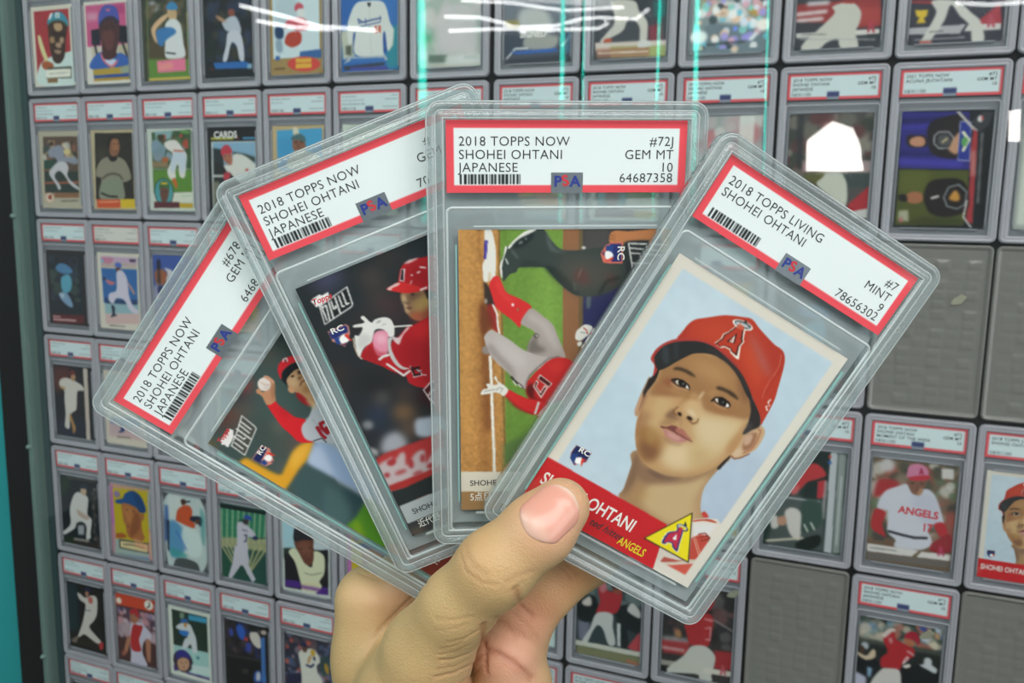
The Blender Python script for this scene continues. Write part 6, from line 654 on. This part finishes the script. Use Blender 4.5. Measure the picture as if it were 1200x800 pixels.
FV = np.concatenate([hand_field(G_[i:i + 12]) for i in range(0, dims[0], 12)])
V, Q = surface_nets(FV, lo, hh)
hme = bpy.data.meshes.new('hand'); hme.from_pydata(V.tolist(), [], Q.tolist()); hme.update()
bm = bmesh.new(); bm.from_mesh(hme); bmesh.ops.subdivide_edges(bm, edges=bm.edges[:], cuts=1, use_grid_fill=True)
for _ in range(2): bmesh.ops.smooth_vert(bm, verts=bm.verts[:], factor=.5, use_axis_x=True, use_axis_y=True, use_axis_z=True)
bm.normal_update(); V = np.array([v.co for v in bm.verts]); NN = np.array([v.normal for v in bm.verts])
if ((V - V.mean(0)) * NN).sum() < 0: bmesh.ops.reverse_faces(bm, faces=bm.faces[:]); NN = -NN
# creases: thin furrows pressed into the skin along 3-D lines
CREASES = [(1.1, 0.22, 0.2, [(-13.9, 58.9, 252.8), (-13.5, 59.6, 250.9), (-13.2, 60.5, 249.5), (-12.9, 61.4, 248.4), (-12.2, 62.2, 247.3), (-11.5, 63.0, 246.4), (-10.8, 63.9, 245.7), (-9.7, 64.4, 245.1), (-8.7, 64.9, 244.6), (-7.6, 65.5, 244.3)]), (0.6, 0.25, 0.2, [(-15.1, 61.1, 251.9), (-14.4, 62.4, 249.6), (-13.8, 63.9, 248.1), (-13.2, 65.4, 247.2), (-11.6, 66.1, 245.9), (-10.0, 67.0, 245.0), (-8.4, 67.9, 244.5), (-7.1, 68.0, 244.2), (-5.8, 68.3, 244.1), (-4.5, 68.5, 244.1)]), (0.9, 0.18, 0.2, [(-1.4, 67.9, 244.5), (-0.3, 67.3, 244.7), (0.7, 66.7, 245.0), (1.7, 66.1, 245.3), (3.1, 65.9, 245.7), (4.4, 65.6, 246.3), (5.7, 65.4, 246.8)]), (0.8, 0.12, 0.2, [(-0.6, 70.5, 245.5), (0.6, 69.8, 245.7), (1.7, 69.1, 246.1), (2.9, 68.4, 246.5)]), (0.6, 0.4, 0.35, [(-8.9, 88.6, 259.6), (-9.9, 90.5, 261.1), (-11.0, 92.5, 262.8), (-12.0, 94.2, 263.6), (-13.7, 94.1, 261.4), (-15.4, 94.4, 260.4), (-17.2, 94.9, 260.0), (-18.6, 94.9, 259.5), (-19.9, 95.0, 259.3), (-21.3, 95.1, 259.3)]), (0.6, 0.45, 0.4, [(-9.3, 101.1, 282.9), (-10.6, 102.7, 283.7), (-12.1, 104.7, 285.4), (-12.7, 100.1, 269.5), (-14.2, 99.8, 266.4), (-15.8, 100.0, 264.7), (-17.5, 100.5, 263.7), (-19.3, 100.5, 262.7), (-21.2, 100.7, 262.1), (-23.2, 101.0, 261.8)]), (0.6, 0.4, 0.35, [(-9.0, 104.4, 282.1), (-10.1, 106.0, 283.2), (-11.4, 108.0, 285.4), (-12.7, 110.9, 289.8), (-13.7, 109.5, 284.1), (-14.3, 105.6, 272.3), (-15.3, 105.5, 270.0)]), (0.5, 0.25, 0.2, [(-9.5, 84.3, 254.0), (-10.9, 85.0, 253.9), (-12.2, 85.8, 253.9), (-13.6, 86.7, 254.1), (-15.2, 87.1, 254.0), (-16.8, 87.6, 254.2), (-18.5, 88.1, 254.7)]), (0.5, 0.2, 0.15, [(-11.8, 79.1, 250.4), (-13.4, 79.5, 250.6), (-15.0, 80.0, 250.9), (-16.6, 80.5, 251.2), (-18.5, 80.5, 251.6), (-20.5, 80.6, 252.3), (-22.4, 80.8, 253.3)]), (0.8, 0.7, 0.9, [(-8.3, 82.4, 253.3), (-8.4, 84.2, 254.8), (-8.5, 86.3, 256.7), (-8.7, 88.9, 260.6), (-9.2, 98.5, 284.3), (-8.9, 99.7, 283.3), (-8.6, 100.9, 282.5), (-8.6, 102.8, 281.9), (-8.6, 104.9, 281.8), (-8.6, 107.1, 282.2)]), (0.8, 0.6, 0.9, [(-7.9, 100.0, 282.4), (-6.7, 100.2, 281.7), (-5.5, 100.4, 281.1), (-4.3, 100.7, 280.7), (-2.8, 101.5, 280.3), (-1.3, 102.3, 280.2), (0.2, 103.2, 280.3), (2.3, 105.3, 280.9), (4.4, 107.7, 282.6), (6.6, 110.2, 284.4)]), (0.7, 0.5, 0.7, [(1.0, 70.0, 246.0), (1.4, 71.9, 247.2), (1.8, 74.0, 249.3), (2.5, 86.4, 285.2), (3.7, 87.3, 284.5), (4.9, 88.2, 284.0), (6.1, 89.1, 283.7)]), (0.6, 0.3, 0.5, [(-4.3, 80.0, 253.2), (-5.2, 82.0, 255.5), (-6.2, 83.7, 256.5), (-7.2, 85.3, 257.2)]), (0.5, 0.25, 0.4, [(15.7, 74.1, 285.1), (16.7, 75.1, 284.4), (17.7, 76.2, 283.9), (18.7, 77.4, 283.7)]), (0.5, 0.2, 0.4, [(17.4, 73.6, 284.6), (18.5, 74.3, 284.1), (19.5, 75.1, 283.7), (20.5, 76.0, 283.5)]), (0.8, 0.4, 0.2, [(-51.9, 79.2, 308.3), (-49.1, 79.2, 305.4), (-46.6, 79.6, 303.7), (-44.1, 80.0, 302.2), (-41.3, 80.2, 301.0), (-38.7, 80.4, 300.2), (-36.1, 80.8, 299.7)]), (0.6, 0.3, 0.2, [(-53.7, 80.4, 303.8), (-51.1, 80.9, 301.8), (-48.7, 81.6, 300.9), (-45.5, 82.2, 300.7), (-42.2, 82.7, 300.3), (-38.9, 83.2, 299.7)]), (0.45, 0.22, 0.2, [(-11.1, 85.0, 253.7), (-12.8, 86.3, 254.0), (-14.4, 87.7, 254.6), (-16.1, 89.2, 255.5), (-17.7, 89.7, 255.8), (-19.4, 90.3, 256.3), (-21.1, 91.0, 257.0)]), (0.45, 0.25, 0.2, [(-9.7, 107.5, 283.3), (-10.5, 109.0, 284.9), (-11.4, 110.7, 286.8), (-12.2, 112.5, 289.1)]), (0.4, 0.15, 0.12, [(-13.4, 81.8, 251.5), (-15.1, 82.4, 251.6), (-16.7, 83.0, 251.9), (-18.3, 83.7, 252.4), (-19.7, 83.9, 252.8), (-21.1, 84.1, 253.3), (-22.5, 84.5, 254.2)]), (0.4, 0.2, 0.2, [(-12.1, 89.4, 257.2), (-13.7, 90.2, 257.1), (-15.4, 91.1, 257.3), (-17.1, 92.1, 257.8), (-18.7, 92.3, 257.8), (-20.4, 92.7, 257.9), (-22.0, 93.1, 258.3)]), (0.4, 0.2, 0.2, [(-12.5, 96.7, 266.0), (-14.1, 96.8, 263.8), (-15.7, 97.3, 262.7), (-17.4, 98.0, 262.2), (-19.0, 97.9, 261.3), (-20.6, 98.0, 260.9), (-22.2, 98.1, 260.7)]), (0.4, 0.15, 0.2, [(-5.4, 79.5, 251.8), (-4.2, 82.1, 257.3), (-3.1, 92.2, 286.1), (-1.6, 92.7, 285.0), (-0.7, 94.1, 284.5), (0.2, 95.4, 284.1), (1.1, 96.7, 283.5)]), (0.4, 0.15, 0.2, [(-0.7, 88.4, 285.6), (1.1, 89.5, 284.4), (2.9, 90.8, 283.6), (4.7, 92.2, 283.4), (5.9, 93.8, 283.6), (7.2, 95.5, 284.2), (8.4, 97.4, 285.3)]), (0.9, 0.4, 0.15, [(-25.7, 72.6, 261.6), (-32.1, 86.2, 301.3), (-34.7, 88.8, 301.4), (-37.2, 91.3, 301.4), (-39.7, 93.6, 300.5), (-42.0, 95.5, 298.5), (-44.2, 97.5, 296.8), (-45.9, 100.2, 295.3), (-47.5, 102.8, 293.8), (-49.2, 105.4, 292.4)])]
dep = np.zeros(len(V)); red = np.zeros(len(V))
for wd, dp, rd, pts in CREASES:
    dm = np.full(len(V), 1e9)
    for a, b_ in zip(pts[:-1], pts[1:]):
        a, b_ = np.array(a), np.array(b_); d = b_ - a; t = np.clip(((V - a) @ d) / (d @ d + 1e-9), 0, 1); dm = np.minimum(dm, np.linalg.norm(V - a - t[:, None] * d, axis=1))
    dep += dp * np.exp(-(dm / wd) ** 2); red = np.maximum(red, rd * np.exp(-(dm / (wd * 2.2)) ** 2))
V = V - NN * dep[:, None]
for i, v in enumerate(bm.verts): v.co = V[i] * MMS
bm.to_mesh(hme); bm.free(); hme.polygons.foreach_set('use_smooth', [True] * len(hme.polygons))
tone = np.tile(hexl('bfa070'), (len(V), 1))
for cx, cy, cz, rr, hx, amt in [(12.1, 48.3, 246.5, 13, 'dda088', 0.8), (0.0, 100.5, 280.8, 14, 'd89a80', 0.8), (7.0, 89.0, 283.8, 10, 'c98a6c', 0.7), (-49.6, 84.7, 297.8, 14, 'cfa67c', 0.5), (-9.7, 61.5, 246.1, 9, 'cfa070', 0.5), (-35.3, 85.3, 300.1, 10, 'd49c80', 0.6), (0.0, 107.3, 280.6, 14, 'dca48a', 0.6), (19.5, 75.1, 283.7, 12, 'b98058', 0.7)]:
    g = (amt * np.exp(-(np.linalg.norm(V - np.array([cx, cy, cz]), axis=1) / rr) ** 2))[:, None]; tone = tone * (1 - g) + hexl(hx) * g
g = (red * .55)[:, None]; tone = tone * (1 - g) + hexl('9c5a40') * g
ca = hme.color_attributes.new('ink', 'FLOAT_COLOR', 'POINT'); ca.data.foreach_set('color', np.concatenate([tone, np.ones((len(V), 1))], 1).astype(np.float32).ravel())
sk, nt, out = nodes('skin'); p = nt.nodes.new('ShaderNodeBsdfPrincipled'); a_ = nt.nodes.new('ShaderNodeVertexColor'); a_.layer_name = 'ink'
tc = nt.nodes.new('ShaderNodeTexCoord'); n1 = nt.nodes.new('ShaderNodeTexNoise'); n1.inputs['Scale'].default_value = 55; n1.inputs['Detail'].default_value = 5
mr = nt.nodes.new('ShaderNodeMapRange'); mr.inputs[3].default_value = .88; mr.inputs[4].default_value = 1.10
mx = nt.nodes.new('ShaderNodeMix'); mx.data_type = 'RGBA'; mx.blend_type = 'MULTIPLY'; mx.inputs[0].default_value = 1
n2 = nt.nodes.new('ShaderNodeTexVoronoi'); n2.inputs['Scale'].default_value = 1500; bp = nt.nodes.new('ShaderNodeBump'); bp.inputs['Strength'].default_value = .4; bp.inputs['Distance'].default_value = .0003
for a, b_ in ((tc.outputs['Object'], n1.inputs['Vector']), (n1.outputs['Fac'], mr.inputs[0]), (a_.outputs[0], mx.inputs[6]), (mr.outputs[0], mx.inputs[7]), (mx.outputs[2], p.inputs['Base Color']), (tc.outputs['Object'], n2.inputs['Vector']), (n2.outputs['Distance'], bp.inputs['Height']), (bp.outputs[0], p.inputs['Normal']), (p.outputs[0], out.inputs[0])): nt.links.new(a, b_)
p.inputs['Roughness'].default_value = .5; p.inputs['Subsurface Weight'].default_value = .12; p.inputs['Subsurface Radius'].default_value = (.004, .0018, .0010); p.inputs['Subsurface Scale'].default_value = 1.0
hme.materials.append(sk)
hand = link('hand', hme); hand.matrix_world = cw
tag(hand, 'left hand of a person, thumb in front and fingers behind, holding the fanned slabs', 'hand')
# thumb nail: a shell lying on the surface of the thumb tip
NC, NA, NB, NV = [np.array(q, float) for q in [[10.87, 48.09, 246.41], [5.291, 4.982, -2.224], [6.559, -5.374, 3.568], [-0.0833, 0.4786, 0.8741]]]
def march(o, d):
    t = 0.
    for _ in range(60):
        q = hand_field((o + d * t)[None])[0]; t += q * .9
        if abs(q) < .01: break
    return o + d * t
gu, gv = 21, 25; nv, nf = [], []
for j in range(gv):
    vv = -1 + 2 * j / (gv - 1)
    wv = (1 - max(0, abs(vv) - .45) ** 2 * 1.7) * (1.0 if vv < 0 else 1.0)
    for i in range(gu):
        uu = -1 + 2 * i / (gu - 1); vx = vv * (1 - .16 * uu * uu)
        o = NC + NA * uu * wv + NB * vx; s0 = march(o - NV * 30, NV); e = .3
        gn = np.array([hand_field((s0 + np.eye(3)[k] * e)[None])[0] - hand_field((s0 - np.eye(3)[k] * e)[None])[0] for k in range(3)]); gn /= np.linalg.norm(gn)
        edge = max(abs(uu), abs(vv)) ** 6; nv.append((s0 + gn * (.75 - .95 * edge)) * MMS)
for j in range(gv - 1):
    for i in range(gu - 1):
        a = j * gu + i; nf.append((a, a + 1, a + gu + 1, a + gu))
nm, nt, out = nodes('nail'); p = nt.nodes.new('ShaderNodeBsdfPrincipled'); p.inputs['Roughness'].default_value = .32; p.inputs['Coat Weight'].default_value = .15
a_ = nt.nodes.new('ShaderNodeVertexColor'); a_.layer_name = 'ink'; nt.links.new(a_.outputs[0], p.inputs['Base Color']); nt.links.new(p.outputs[0], out.inputs[0])
nme = mesh('thumb_nail', nv, nf, nm, True); ca = nme.color_attributes.new('ink', 'FLOAT_COLOR', 'POINT'); cc = []
for j in range(gv):
    for i in range(gu):
        uu, vv = -1 + 2 * i / (gu - 1), -1 + 2 * j / (gv - 1); c = hexl('d99a88'); t = 1 / (1 + math.exp(-(vv - .80) * 25)); c = c * (1 - t) + hexl('e6c9b4') * t
        t = 1 / (1 + math.exp((vv + .50 + .25 * uu * uu) * 12)) * .7; c = c * (1 - t) + hexl('e0bcaa') * t; cc += [*c, 1]
ca.data.foreach_set('color', np.array(cc, np.float32))
nob = link('thumb_nail', nme, hand)
md = nob.modifiers.new('thick', 'SOLIDIFY'); md.thickness = .0004; md.offset = -1

print('built', nslab, 'wall slabs; polygons', sum(len(o.data.polygons) for o in col.objects if o.type == 'MESH'))
